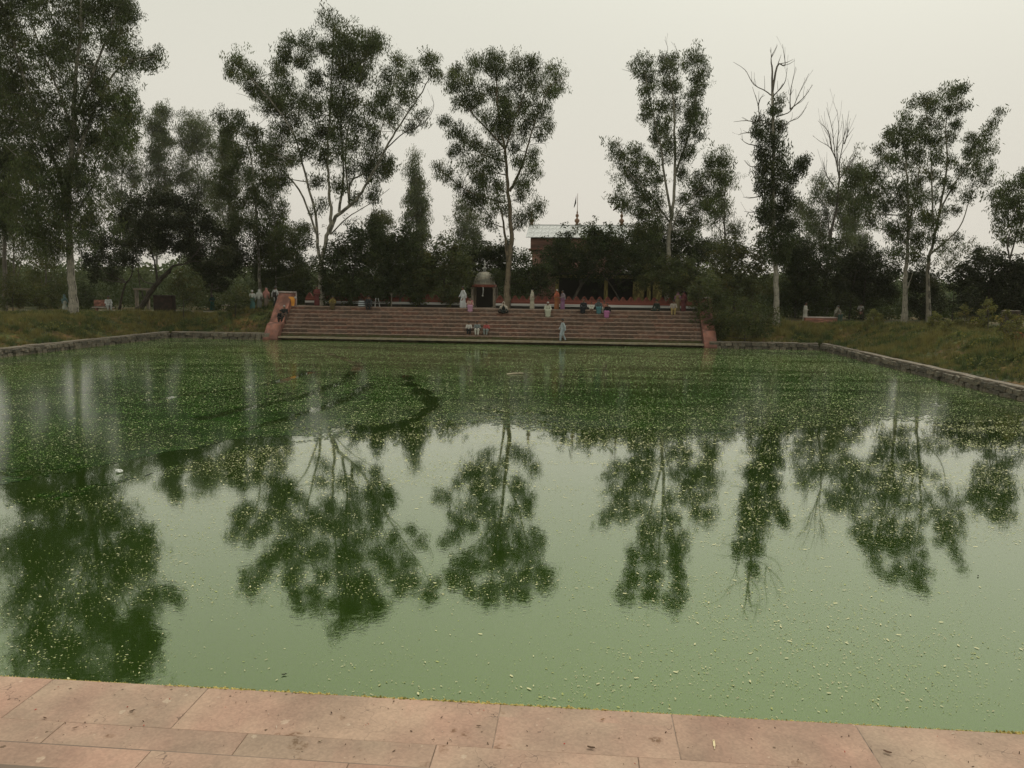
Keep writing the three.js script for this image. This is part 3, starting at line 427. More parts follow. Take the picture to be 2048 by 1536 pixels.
// o: z, px(p)->photo px, trunks/limbs [[x,y]...] with radius, clumps [x,y,r]
function tree(o, name, label, category = 'tree', group) {
  const q = rng(o.seed), S = o.scale || 1, ox = o.ox || 0, oy = o.oy || 0, z = o.ground ? onGround(o.limbs[0].p[0][0] / S + ox, o.limbs[0].p[0][1] / S + oy).z : o.z, mpp = -z / 1600 / S * 1.0;
  const P = (x, y, dz = 0) => atZ(x / S + ox, y / S + oy, z + dz);
  const b0 = o.limbs[0].p[0], base = P(b0[0], b0[1]); base.y = o.baseY ?? groundY(base.x, base.z) - 0.15;
  const t = thing(name, base, label, category, group), rel = (v) => v.clone().sub(base);
  const wood = [], bare = [], nodes = [];
  o.limbs.forEach((l, li) => {
    const dzE = l.dz ?? (li === 0 ? 0 : (q() - 0.5) * 2 * (o.depth || 2.5) * 0.8), dz0 = l.dz0 ?? 0;
    let pts = l.p.map(([x, y], i) => P(x, y, lerp(dz0, dzE, i / Math.max(1, l.p.length - 1))));
    if (li === 0 || l.ground) { pts[0].y = groundY(pts[0].x, pts[0].z) - 0.15; if (pts[1].y < pts[0].y + 0.3) pts[1].y = pts[0].y + 0.3; }
    pts = smoothPts(pts, 5);
    for (let i = 1; i < pts.length - 1; i++) pts[i].add(V((q() - 0.5), (q() - 0.5), (q() - 0.5)).multiplyScalar(l.r0 * 0.35));
    const n = pts.length - 1, rad = pts.map((_, i) => { let r = lerp(l.r0, l.r1, Math.pow(i / n, 0.8)) * (l.bare ? 1 : 0.8); if ((li === 0 || l.ground) && i < 3) r *= 1.35 - 0.12 * i; return r; });
    const m = pts.map(rel);
    (l.bare ? bare : wood).push(tube(m, rad, l.r0 > 0.12 ? 9 : 5));
    if (!l.bare) pts.forEach((p, i) => nodes.push([p, rad[i]]));
    if (l.bare && l.twigs) for (let k = 0; k < l.twigs; k++) { const i = Math.floor(n * (0.25 + 0.7 * q())), d = pts[Math.min(i + 1, n)].clone().sub(pts[i]).normalize(), e = d.add(V(q() - 0.5, q() * 0.5, q() - 0.5).multiplyScalar(1.5)).normalize(), L0 = (0.5 + q()) * l.twigLen; const a = pts[i], c1 = a.clone().addScaledVector(e, L0 * 0.5).add(V((q() - .5) * .1, .05, (q() - .5) * .1)), c2 = c1.clone().addScaledVector(e, L0 * 0.5).add(V((q() - .5) * .2, L0 * 0.15, 0)); bare.push(tube([a, c1, c2].map(rel), [rad[i] * 0.55, rad[i] * 0.4, 0.01], 4)); }
  });
  const sp = [], dens = o.dens ?? 1, leafS = o.leaf ?? 1;
  (o.clumps || []).forEach(([cx, cy, cr, cz]) => {
    const r = cr * mpp * (o.puff ?? 1.28), c = P(cx, cy, cz ?? (q() - 0.5) * 2 * (o.depth || 2.5));
    // a bough from the nearest wood below
    let best = null, bd = 1e9; for (const [p, rr] of nodes) { const d = p.distanceTo(c) + (p.y > c.y - 0.2 * r ? 2 + 2 * (p.y - c.y) : 0); if (d < bd) { bd = d; best = [p, rr]; } }
    if (best && bd < 9) { const mid = best[0].clone().lerp(c, 0.5).add(V((q() - 0.5) * 0.4, -0.12 * bd * 0.5, (q() - 0.5) * 0.4)), br = Math.min(best[1] * 0.6, 0.025 + 0.012 * bd); const pp = smoothPts([best[0], mid, c, c.clone().add(V((q() - .5) * r, r * 0.7, (q() - .5) * r))], 2).map(rel); wood.push(tube(pp, pp.map((_, i) => lerp(br, 0.012, i / (pp.length - 1))), 4)); for (let k = 0; k < 2; k++) { const e = c.clone().add(V((q() - .5) * 2 * r, (q() - .3) * r, (q() - .5) * 2 * r)); wood.push(tube([mid.clone().lerp(c, 0.6), c.clone().lerp(e, 0.45).add(V(0, 0.08, 0)), e].map(rel), [br * 0.5, br * 0.35, 0.01], 3)); } }
    const ns = Math.max(3, Math.round(4 + r * 4)), kk = 0.8 + 0.4 * q(), N = Math.max(5, Math.round(dens * 44 * Math.pow(r / (leafS), 2) + 4));
    const subs = []; for (let i = 0; i < ns; i++) { const th = q() * 6.283, cp = 2 * q() - 1, sp_ = Math.sqrt(1 - cp * cp), rr = r * (0.2 + 0.8 * q()); subs.push(V(Math.cos(th) * sp_ * rr * (o.kind ? 1 : 0.88), cp * rr * (o.kind ? 0.9 : 1.15) - (o.kind ? 0 : 0.14 * r), Math.sin(th) * sp_ * rr * (o.kind ? 1 : 0.88))); }
    for (let i = 0; i < N; i++) {
      const loose = q() < 0.22 ? 1.7 : 1, s = subs[i % ns], g = () => (q() + q() + q() - 1.5) * 0.6;
      const p = c.clone().add(s).add(V(g() * r * 0.8 * loose, g() * r * 0.9 * loose, g() * r * 0.8 * loose));
      sp.push({ p: rel(p), s: leafS * (0.62 + 0.75 * q() * q()) * (o.kind ? 1.1 : 1.25), k: kk * (0.6 + 0.75 * q() * q() + 0.2 * q()), w: q() < 0.15 ? 0.25 : 0 });
    }
  });
  if (wood.length) part('trunk', merge(wood), o.bark || M.bark, t);
  if (bare.length) part('bare_branches', merge(bare), o.bareMat || M.barkMid, t);
  if (sp.length) instances('crown', SPR[o.kind || 'euc'][o.seed % SPR[o.kind || 'euc'].length], o.leafMat || L.euc, sp, t);
  return t;
}
const Z1 = { scale: 2.4, ox: 0, oy: 0 }, Z2 = { scale: 2.478, ox: 420, oy: 20 }, Z3 = { scale: 2.955, ox: 860, oy: 80 }, Z4 = { scale: 2.648, ox: 1180, oy: 60 }, Z5 = { scale: 2.898, ox: 1560, oy: 150 };
const lm = (p, r0, r1, x = {}) => ({ p, r0, r1, ...x });
tree({ seed: 1, ground: 1, puff: 1.05, depth: 3, dens: 0.95, limbs: [
  lm([[147, 632], [143, 560], [139, 470], [137, 380], [146, 260], [150, 170], [163, 30], [170, -120]], 0.42, 0.09), lm([[139, 440], [112, 330], [85, 270], [40, 130], [0, 0], [-20, -100]], 0.22, 0.05), lm([[140, 350], [185, 230], [225, 150], [255, 125], [315, 112]], 0.17, 0.03), lm([[148, 240], [200, 110], [235, 10], [240, -60]], 0.15, 0.04), lm([[138, 430], [70, 350], [10, 290]], 0.14, 0.03), lm([[139, 450], [180, 380], [230, 290]], 0.12, 0.03), lm([[146, 260], [100, 140], [60, 30], [60, -80]], 0.12, 0.03)],
  clumps: [[303, 113, 26], [268, 122, 32], [240, 82, 38], [262, 20, 25], [235, 40, 38], [215, 0, 48], [170, 30, 52], [120, 15, 46], [20, 10, 46], [60, -10, 36], [10, 70, 46], [35, 125, 52], [105, 105, 46], [150, 100, 48], [200, 145, 48], [248, 172, 38], [262, 228, 30], [220, 225, 46], [170, 200, 48], [110, 190, 52], [50, 195, 52], [0, 170, 46], [20, 240, 44], [70, 260, 50], [130, 270, 52], [190, 285, 46], [236, 268, 36], [80, 325, 50], [140, 345, 54], [190, 365, 42], [40, 330, 42], [0, 385, 42], [70, 395, 50], [130, 405, 52], [185, 425, 42], [90, 445, 46], [165, 460, 36], [55, 465, 36], [110, 485, 30], [170, -60, 66], [60, -70, 60], [232, -40, 42], [110, -130, 60], [-20, -40, 60], [-30, 100, 50], [-30, 220, 50]] },
  'eucalyptus_tree', 'large pale-trunked eucalyptus in the left foreground, crown cut off by the top of the photo', 'tree');
tree({ ...Z2, seed: 2, z: -67, depth: 3.4, puff: 1.42, dens: 0.98, limbs: [
  lm([[553, 1460], [550, 1330], [556, 1230], [575, 1140], [600, 1040], [588, 880], [582, 700], [600, 400], [612, 90]], 0.34, 0.05), lm([[552, 1260], [535, 1190], [528, 1050], [480, 850], [410, 610], [260, 400], [120, 260]], 0.22, 0.03, { dz: 1 }), lm([[590, 1110], [625, 1025], [700, 965], [765, 880], [870, 690], [960, 540], [1070, 370], [1105, 260]], 0.24, 0.03, { dz: 0.8 }), lm([[600, 1110], [680, 1030], [800, 955], [890, 885]], 0.09, 0.02, { dz: 1.5 }), lm([[640, 1000], [662, 820], [648, 500], [700, 180]], 0.16, 0.03, { dz: -1.5 }), lm([[690, 965], [700, 850], [790, 790], [845, 600], [930, 300]], 0.13, 0.03, { dz: -1 }), lm([[535, 1130], [440, 890], [310, 750], [170, 610], [70, 540]], 0.13, 0.02, { dz: -2 }), lm([[690, 960], [672, 700], [720, 430], [800, 150]], 0.12, 0.02), lm([[860, 700], [960, 610], [1060, 560], [1108, 480], [1098, 420]], 0.06, 0.01, { bare: 1, twigs: 7, twigLen: 1.4 }), lm([[260, 470], [190, 430], [130, 412]], 0.03, 0.008, { bare: 1 })],
  clumps: [[608, 100, 48], [700, 142, 52], [795, 132, 44], [835, 165, 42], [745, 220, 62], [645, 195, 64], [655, 320, 60], [745, 330, 55], [550, 160, 34], [480, 165, 36], [395, 155, 34], [375, 225, 40], [460, 255, 40], [520, 330, 44], [150, 255, 46], [115, 310, 24], [200, 310, 44], [235, 385, 44], [285, 425, 50], [330, 290, 34], [370, 370, 44], [430, 430, 50], [330, 480, 54], [420, 545, 56], [510, 480, 50], [600, 450, 52], [690, 430, 48], [650, 560, 48], [560, 590, 52], [480, 650, 50], [1085, 262, 38], [1125, 320, 22], [1015, 330, 38], [930, 275, 36], [965, 360, 42], [885, 350, 40], [875, 430, 44], [955, 440, 36], [820, 500, 44], [1050, 530, 24], [990, 580, 28], [890, 545, 34], [800, 610, 44], [740, 565, 40], [715, 665, 44], [630, 690, 44], [560, 710, 44], [800, 720, 44], [885, 765, 38], [780, 790, 44], [850, 800, 38], [700, 790, 34], [330, 640, 54], [250, 680, 54], [300, 745, 54], [390, 730, 44], [120, 575, 46], [55, 535, 34], [185, 590, 44], [90, 640, 34], [140, 700, 40], [360, 820, 44], [285, 830, 44], [520, 840, 30], [800, 900, 34], [735, 935, 26], [540, 970, 24], [640, 870, 30]] },
  'eucalyptus_tree', 'broad fan-shaped eucalyptus with many pale stems behind the left part of the steps', 'tree');
tree({ ...Z2, seed: 32, z: -74, depth: 2, dens: 1.0, limbs: [lm([[250, 1470], [240, 1200], [220, 900], [180, 650], [100, 560]], 0.2, 0.03), lm([[330, 1450], [320, 1100], [300, 850]], 0.12, 0.03, { ground: 1 })],
  clumps: [[180, 800, 54], [230, 880, 54], [120, 780, 46], [260, 950, 50], [170, 940, 50], [330, 900, 40], [360, 980, 40], [300, 1040, 50], [220, 1060, 60], [150, 1040, 54], [100, 900, 50], [60, 820, 44], [420, 1110, 40], [350, 1130, 55], [470, 1080, 30], [280, 1150, 60], [230, 1230, 50], [320, 1240, 50], [400, 1200, 45], [440, 1290, 50]] }, 'eucalyptus_tree', 'slender dark eucalyptus squeezed behind the left edge of the fan-shaped one');
tree({ ...Z3, seed: 3, z: -67, depth: 2.8, puff: 1.36, dens: 0.95, bark: std(C(0.3, 0.26, 0.2), { map: T.bark }), limbs: [
  lm([[455, 1400], [468, 1290], [482, 1150], [462, 900], [440, 650], [402, 400], [390, 130]], 0.34, 0.05), lm([[462, 1330], [448, 1200], [430, 1050], [395, 940]], 0.2, 0.05, { dz: 1 }), lm([[470, 895], [515, 810], [555, 715], [592, 575], [642, 425], [720, 260], [780, 225]], 0.16, 0.025, { dz: 1.2 }), lm([[445, 720], [330, 685], [205, 600], [80, 480]], 0.1, 0.02), lm([[440, 640], [330, 520], [235, 415], [145, 280], [130, 180]], 0.12, 0.02, { dz: 1 }), lm([[430, 960], [235, 900], [130, 825], [50, 755]], 0.09, 0.02), lm([[480, 1140], [560, 1050], [640, 985]], 0.07, 0.02), lm([[440, 660], [490, 500], [560, 300], [610, 130]], 0.12, 0.02, { dz: -1.5 }), lm([[590, 620], [640, 610], [680, 615], [688, 640]], 0.03, 0.008, { bare: 1, twigs: 3, twigLen: 0.5 })],
  clumps: [[385, 105, 45], [335, 170, 50], [420, 195, 50], [270, 125, 36], [150, 165, 40], [205, 215, 40], [125, 265, 44], [230, 285, 46], [180, 345, 38], [245, 400, 38], [300, 340, 46], [370, 320, 56], [460, 330, 56], [500, 165, 40], [570, 155, 46], [620, 125, 38], [540, 250, 46], [620, 240, 46], [720, 190, 44], [772, 245, 40], [700, 300, 46], [640, 350, 46], [560, 370, 50], [665, 430, 40], [690, 500, 30], [590, 460, 44], [480, 430, 54], [400, 450, 54], [330, 480, 38], [390, 540, 48], [470, 530, 46], [550, 540, 38], [655, 565, 20], [85, 480, 32], [150, 525, 40], [210, 570, 40], [262, 615, 40], [180, 640, 34], [118, 662, 18], [315, 650, 34], [390, 665, 34], [240, 710, 44], [320, 745, 44], [390, 725, 38], [535, 720, 36], [605, 680, 40], [605, 780, 38], [545, 830, 44], [60, 755, 32], [110, 805, 36], [170, 860, 34], [280, 800, 44], [240, 880, 50], [350, 855, 50], [300, 950, 54], [390, 960, 42], [545, 920, 36], [635, 985, 34], [595, 1035, 38], [530, 1050, 42], [400, 860, 36], [520, 640, 34], [340, 1060, 36], [440, 1000, 30]] },
  'eucalyptus_tree', 'tall vase-shaped eucalyptus left of the temple hall roof', 'tree');
tree({ ...Z4, seed: 4, z: -69, depth: 2.2, puff: 1.14, dens: 1.05, limbs: [
  lm([[412, 1470], [414, 1270], [420, 1080], [438, 950], [450, 700], [446, 500], [430, 300], [395, 140]], 0.3, 0.04), lm([[432, 985], [398, 800], [372, 600], [322, 400], [282, 200], [245, 130]], 0.15, 0.02, { dz: 1 }), lm([[450, 760], [510, 600], [552, 400], [572, 200], [545, 120]], 0.15, 0.02, { dz: -0.6 }), lm([[430, 1030], [300, 850], [205, 750], [145, 590]], 0.1, 0.02), lm([[435, 1060], [472, 960], [600, 820], [690, 665]], 0.1, 0.02), lm([[255, 250], [215, 222], [168, 207]], 0.03, 0.01, { bare: 1, twigs: 2, twigLen: .5 }), lm([[395, 150], [412, 100], [396, 50]], 0.03, 0.01, { bare: 1, twigs: 2, twigLen: .6 }), lm([[462, 230], [472, 150], [446, 70]], 0.035, 0.01, { bare: 1, twigs: 3, twigLen: .6 }), lm([[290, 170], [262, 130], [250, 100]], 0.02, 0.008, { bare: 1 }), lm([[300, 200], [300, 140], [306, 105]], 0.02, 0.008, { bare: 1 })],
  clumps: [[258, 165, 34], [308, 178, 32], [285, 238, 38], [322, 255, 28], [300, 318, 34], [312, 398, 38], [300, 448, 28], [378, 138, 28], [425, 160, 36], [400, 208, 38], [450, 228, 28], [440, 290, 42], [410, 310, 34], [528, 148, 38], [590, 148, 34], [600, 210, 34], [560, 240, 38], [592, 290, 28], [532, 320, 40], [562, 380, 38], [582, 450, 34], [520, 450, 44], [450, 400, 40], [385, 400, 36], [342, 490, 44], [410, 490, 36], [560, 520, 38], [500, 550, 44], [380, 560, 42], [340, 590, 28], [430, 600, 30], [530, 620, 28], [490, 660, 38], [400, 660, 34], [135, 608, 34], [165, 680, 44], [240, 628, 36], [250, 700, 48], [310, 720, 44], [185, 760, 48], [270, 800, 52], [350, 780, 44], [165, 860, 44], [250, 880, 54], [340, 870, 44], [170, 925, 34], [280, 960, 54], [360, 940, 44], [485, 760, 40], [560, 780, 40], [645, 685, 44], [705, 665, 40], [725, 705, 28], [640, 770, 44], [690, 790, 28], [570, 860, 52], [640, 860, 44], [500, 880, 40], [560, 950, 52], [485, 1000, 40], [620, 940, 40], [330, 1050, 52], [260, 1050, 42], [540, 1040, 50]] },
  'eucalyptus_tree', 'three-pronged eucalyptus right of the temple hall roof', 'tree');
tree({ ...Z4, seed: 5, z: -65, depth: 1.1, puff: 1.1, dens: 1.35, limbs: [
  lm([[990, 1485], [985, 1290], [968, 1000], [970, 600], [966, 330]], 0.3, 0.1), lm([[985, 1250], [1050, 900], [1110, 720]], 0.08, 0.02),
  ...[[[966, 340], [964, 200], [960, 150], [988, 85]], [[966, 330], [1000, 180], [1030, 190], [1020, 75]], [[966, 350], [925, 320], [868, 288], [820, 210], [760, 170]], [[970, 350], [1030, 280], [1045, 200]], [[985, 460], [1060, 430], [1110, 330], [1160, 230]], [[1060, 420], [1130, 360], [1180, 290]], [[1060, 420], [1062, 330], [1090, 195]], [[985, 560], [1050, 490], [1110, 460], [1157, 380]], [[900, 490], [890, 400], [860, 300]], [[890, 400], [905, 360], [925, 345]], [[880, 490], [830, 480], [760, 486]], [[880, 545], [820, 545], [785, 556]], [[890, 615], [830, 600], [798, 575]], [[900, 722], [850, 722], [815, 690]], [[905, 880], [850, 890], [810, 885]], [[905, 960], [850, 965], [815, 960]]].map((p, i) => lm(p, i < 2 ? 0.1 : 0.055, 0.012, { bare: 1, twigs: i < 8 ? 6 : 2, twigLen: 0.7 }))],
  clumps: [[985, 430, 28], [1005, 500, 30], [960, 510, 30], [888, 480, 18], [880, 525, 24], [910, 560, 34], [980, 580, 38], [890, 640, 30], [950, 660, 46], [1010, 680, 38], [930, 740, 46], [1000, 760, 46], [920, 810, 38], [980, 850, 50], [1060, 765, 34], [1110, 710, 34], [1140, 680, 22], [1120, 750, 20], [1050, 840, 38], [920, 920, 46], [1000, 950, 50], [1060, 930, 44], [930, 1010, 42], [1000, 1050, 50], [1060, 1020, 40], [960, 1100, 44], [1030, 1120, 42], [980, 1170, 42], [1020, 1200, 34], [1000, 380, 20]] , leafMat: L.bush, bareMat: M.barkMid },
  'half_dead_tree', 'narrow leafy column of a tree with bare dead branches at its top');
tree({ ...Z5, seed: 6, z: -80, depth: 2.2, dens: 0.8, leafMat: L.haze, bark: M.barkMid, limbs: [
  lm([[268, 1350], [270, 1180], [290, 950], [330, 750], [345, 600]], 0.26, 0.1), lm([[285, 960], [280, 830], [250, 700]], 0.1, 0.02),
  ...[[[345, 600], [322, 480], [300, 300], [270, 190]], [[345, 600], [346, 500], [372, 350], [360, 225]], [[335, 560], [330, 430], [340, 300], [330, 200]], [[302, 440], [280, 330], [220, 265]], [[345, 600], [392, 540], [452, 450]], [[322, 480], [290, 420], [240, 390]], [[310, 640], [270, 580], [250, 500]], [[372, 400], [390, 350], [395, 315]]].map((p, i) => lm(p, 0.075, 0.014, { bare: 1, twigs: 7, twigLen: 1.4 }))],
  clumps: [[240, 620, 44], [290, 650, 40], [220, 680, 40], [300, 730, 44], [350, 690, 34], [200, 780, 44], [260, 830, 44], [350, 780, 50], [180, 860, 40], [370, 880, 50], [400, 950, 44], [230, 920, 50]] },
  'half_dead_tree', 'hazy bare-topped tree behind the bench on the right bank');
tree({ ...Z5, seed: 7, ground: 1, puff: 1.1, depth: 2.6, dens: 0.95, limbs: [
  lm([[722, 1445], [725, 1250], [730, 1100], [742, 950], [740, 700], [722, 450], [690, 280]], 0.3, 0.04), lm([[730, 1290], [742, 1230], [770, 1150]], 0.1, 0.04), lm([[868, 1330], [860, 1080], [880, 1000], [932, 750], [970, 500], [960, 300], [985, 130]], 0.22, 0.03, { ground: 1, dz0: -1.5, dz: -1 }), lm([[870, 1040], [960, 965], [1040, 885], [1120, 680], [1190, 620]], 0.12, 0.02, { dz: 1 }), lm([[930, 780], [1030, 600], [1150, 450], [1210, 300], [1275, 210]], 0.1, 0.015, { dz: -1 }), lm([[890, 880], [880, 650], [872, 400], [830, 140]], 0.12, 0.02), lm([[740, 850], [680, 650], [600, 500]], 0.09, 0.02), lm([[742, 900], [800, 600], [810, 320]], 0.12, 0.02), lm([[868, 1100], [920, 1045], [965, 1015]], 0.03, 0.01, { bare: 1, twigs: 3, twigLen: .8 })],
  clumps: [[1010, 105, 48], [950, 118, 44], [1045, 80, 28], [1052, 170, 32], [830, 135, 38], [775, 155, 28], [890, 190, 44], [980, 210, 48], [1022, 260, 36], [900, 280, 50], [830, 260, 34], [718, 245, 34], [690, 310, 44], [640, 350, 38], [740, 330, 40], [800, 320, 46], [655, 400, 40], [740, 410, 50], [830, 390, 54], [920, 380, 48], [985, 350, 34], [575, 440, 28], [620, 480, 44], [700, 500, 54], [800, 490, 56], [900, 470, 42], [975, 480, 40], [1272, 218, 18], [1240, 270, 22], [1200, 340, 34], [1100, 340, 38], [1150, 400, 44], [1215, 440, 36], [1090, 440, 42], [1140, 500, 44], [1205, 540, 38], [1050, 545, 42], [1110, 605, 38], [1180, 615, 30], [560, 540, 44], [470, 560, 44], [415, 560, 38], [410, 640, 42], [490, 650, 54], [580, 640, 58], [680, 620, 60], [780, 610, 60], [870, 580, 42], [965, 600, 30], [1010, 655, 32], [1090, 700, 32], [600, 750, 62], [700, 740, 62], [800, 720, 60], [895, 700, 36], [500, 760, 48], [430, 780, 42], [960, 790, 30], [1025, 770, 30], [640, 860, 56], [740, 860, 60], [830, 840, 52], [900, 850, 40], [520, 860, 42], [700, 950, 52], [800, 940, 52], [890, 940, 40], [1030, 945, 32], [955, 1000, 32], [800, 1040, 42], [710, 1040, 40]] },
  'eucalyptus_tree', 'twin-stemmed spreading eucalyptus on the right bank, one stem pale and one dark', 'tree');
tree({ ...Z5, seed: 8, z: -64, depth: 1.8, dens: 0.9, bark: M.barkMid, limbs: [lm([[1330, 1400], [1335, 1100], [1320, 980], [1352, 850], [1392, 680]], 0.14, 0.02), lm([[1332, 1070], [1382, 900], [1440, 780]], 0.1, 0.02)],
  clumps: [[1270, 680, 34], [1340, 640, 38], [1400, 620, 34], [1250, 765, 34], [1320, 740, 44], [1390, 720, 44], [1300, 820, 38], [1370, 830, 44], [1280, 905, 22], [1390, 920, 34], [1330, 950, 30], [1450, 640, 40], [1470, 730, 50], [1450, 830, 50], [1470, 930, 40], [1430, 570, 34], [1500, 560, 40]] },
  'slender_tree', 'slender twin-stemmed tree at the right edge of the photo');
// paler trees standing farther back; haze is put into most of their leaf colours
function column(px, y0, y1, hw, z, label, seed, kind = {}) {
  const q = rng(seed * 31), c = [], n = Math.round((y1 - y0) / (hw * 0.42));
  for (let i = 0; i < n; i++) { const u = i / (n - 1), w = hw * (kind.cone ? 0.3 + 0.75 * u : Math.min(1, 0.55 + 1.6 * u, 0.7 + (1 - u))); for (let k = 0; k < (kind.cone && u < 0.3 ? 1 : 2); k++) c.push([px + (q() - 0.5) * 2 * w * 0.7, lerp(y0 + hw * 0.3, y1, u) + (q() - 0.5) * hw * 0.4, hw * (0.30 + 0.22 * q())]); }
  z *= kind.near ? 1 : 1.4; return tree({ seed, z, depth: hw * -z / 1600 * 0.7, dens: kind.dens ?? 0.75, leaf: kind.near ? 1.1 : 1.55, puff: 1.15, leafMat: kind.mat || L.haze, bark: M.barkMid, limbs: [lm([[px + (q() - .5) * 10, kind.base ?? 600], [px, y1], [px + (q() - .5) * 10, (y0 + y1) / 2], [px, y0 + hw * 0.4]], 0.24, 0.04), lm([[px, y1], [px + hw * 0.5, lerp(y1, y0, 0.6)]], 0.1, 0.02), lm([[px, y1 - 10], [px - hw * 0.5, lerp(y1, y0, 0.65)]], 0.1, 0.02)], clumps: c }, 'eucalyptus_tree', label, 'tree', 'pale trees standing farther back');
}
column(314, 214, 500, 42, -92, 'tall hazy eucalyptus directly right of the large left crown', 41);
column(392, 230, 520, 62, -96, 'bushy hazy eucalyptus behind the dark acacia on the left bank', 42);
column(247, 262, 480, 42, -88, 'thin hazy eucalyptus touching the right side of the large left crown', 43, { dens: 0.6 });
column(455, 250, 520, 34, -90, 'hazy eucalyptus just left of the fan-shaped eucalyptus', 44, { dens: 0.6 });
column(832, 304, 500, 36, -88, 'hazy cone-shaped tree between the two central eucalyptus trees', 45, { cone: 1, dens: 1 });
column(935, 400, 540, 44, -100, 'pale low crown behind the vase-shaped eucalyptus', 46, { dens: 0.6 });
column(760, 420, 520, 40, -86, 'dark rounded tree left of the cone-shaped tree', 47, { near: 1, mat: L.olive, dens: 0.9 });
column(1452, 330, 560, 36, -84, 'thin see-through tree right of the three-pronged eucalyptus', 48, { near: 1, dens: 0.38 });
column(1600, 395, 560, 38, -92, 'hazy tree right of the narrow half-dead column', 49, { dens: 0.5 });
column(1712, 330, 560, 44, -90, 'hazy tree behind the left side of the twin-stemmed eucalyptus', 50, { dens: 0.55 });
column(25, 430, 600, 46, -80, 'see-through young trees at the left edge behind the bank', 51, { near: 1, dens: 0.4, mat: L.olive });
column(90, 470, 600, 40, -76, 'small see-through tree left of the large pale trunk', 52, { near: 1, dens: 0.4, mat: L.olive });
column(10, 285, 440, 52, -64, 'dark leafy tree leaning in at the left edge', 53, { near: 1, mat: L.bush, dens: 1.1 });
// dark low trees and shrubs
function bushTree(o, label, name = 'dark_tree', cat = 'tree') { return tree({ depth: 1.8, dens: 1.35, kind: 'bush', leafMat: L.bush, bark: M.barkDark, ...o }, name, label, cat); }
bushTree({ ...Z1, seed: 61, ground: 1, puff: 1.1, depth: 2.6, leafMat: L.dark, limbs: [lm([[660, 1490], [700, 1440], [755, 1360], [815, 1300]], 0.34, 0.24, { dz: 0 }), lm([[755, 1350], [748, 1290], [735, 1230], [700, 1130]], 0.15, 0.05), lm([[812, 1302], [835, 1275], [895, 1262], [960, 1190]], 0.18, 0.05), lm([[750, 1365], [690, 1350], [660, 1300]], 0.08, 0.04), lm([[570, 1490], [600, 1370], [632, 1320], [640, 1180]], 0.14, 0.05, { ground: 1, dz0: -1.5 }), lm([[690, 1430], [668, 1350], [665, 1250]], 0.09, 0.03, { dz0: -0.5 })],
  clumps: [[650, 980, 50], [720, 960, 54], [790, 940, 46], [860, 965, 52], [930, 1005, 52], [600, 1060, 60], [700, 1060, 66], [800, 1050, 66], [900, 1080, 66], [990, 1085, 54], [1060, 1125, 54], [1120, 1160, 50], [1150, 1220, 36], [470, 1150, 60], [560, 1150, 66], [660, 1150, 66], [760, 1150, 60], [880, 1170, 66], [980, 1190, 66], [1070, 1225, 60], [430, 1240, 52], [520, 1240, 66], [615, 1235, 56], [450, 1320, 36], [540, 1315, 46], [940, 1245, 44]] }, 'big dark acacia with leaning black trunk on the left bank', 'acacia_tree');
bushTree({ ...Z1, seed: 62, ground: 1, puff: 1.1, leafMat: L.dark, limbs: [lm([[1012, 1490], [1015, 1390], [1030, 1290], [1050, 1180]], 0.12, 0.05)], clumps: [[1020, 1290, 66], [1100, 1300, 52], [970, 1280, 46], [1045, 1375, 38], [1000, 1360, 30], [1085, 1370, 30], [1060, 1220, 50], [1140, 1270, 40]] }, 'dark hanging tree above the person in teal on the left bank');
bushTree({ seed: 63, z: -76, limbs: [lm([[575, 610], [572, 560], [560, 500]], 0.14, 0.05), lm([[610, 610], [605, 560], [600, 510]], 0.1, 0.04, { ground: 1 })], clumps: [[556, 470, 22], [590, 490, 30], [535, 520, 28], [600, 545, 34], [560, 555, 34], [520, 560, 24], [620, 580, 26], [575, 590, 26], [545, 500, 24]] , dens: 0.95}, 'dark loose tree left of the fan-shaped eucalyptus trunk');
bushTree({ seed: 64, depth: 0.9, puff: 1.12, z: -67.0, limbs: [lm([[700, 612], [705, 560], [712, 500]], 0.14, 0.05)], clumps: [[690, 500, 28], [680, 545, 36], [715, 478, 28], [730, 520, 36], [742, 565, 34], [700, 580, 30], [668, 575, 26], [745, 455, 22], [755, 490, 26], [665, 520, 24]] }, 'dark bushy tree right of the fan-shaped eucalyptus trunk');
bushTree({ seed: 65, depth: 0.9, puff: 1.12, z: -67.1, limbs: [lm([[800, 612], [802, 560], [806, 510]], 0.14, 0.05)], clumps: [[785, 490, 32], [800, 535, 36], [772, 545, 32], [825, 505, 32], [835, 550, 32], [790, 580, 28], [830, 582, 24], [765, 585, 20], [810, 470, 22]] }, 'dark bushy tree above the middle left of the parapet');
bushTree({ seed: 66, depth: 0.9, puff: 1.12, z: -67.2, leafMat: L.bright, dens: 1.2, limbs: [lm([[890, 612], [888, 560], [892, 520]], 0.14, 0.05)], clumps: [[862, 515, 30], [900, 508, 32], [925, 530, 28], [880, 545, 34], [908, 562, 26], [860, 575, 28], [895, 590, 22], [845, 545, 26], [922, 588, 14]] }, 'green bushy tree left of the small shrine gate');
bushTree({ ...Z3, seed: 67, z: -67.7, depth: 0.8, dens: 1.1, limbs: [lm([[600, 1540], [590, 1440], [580, 1350]], 0.12, 0.04)], clumps: [[560, 1300, 40], [610, 1350, 44], [520, 1370, 36], [560, 1420, 50], [640, 1410, 46], [490, 1430, 34], [500, 1300, 26], [680, 1350, 36], [620, 1460, 36], [540, 1470, 34], [440, 1420, 24], [690, 1430, 34], [420, 1380, 18], [378, 1362, 20], [392, 1400, 18]] }, 'drooping dark tree between the shrine gate and the veranda');
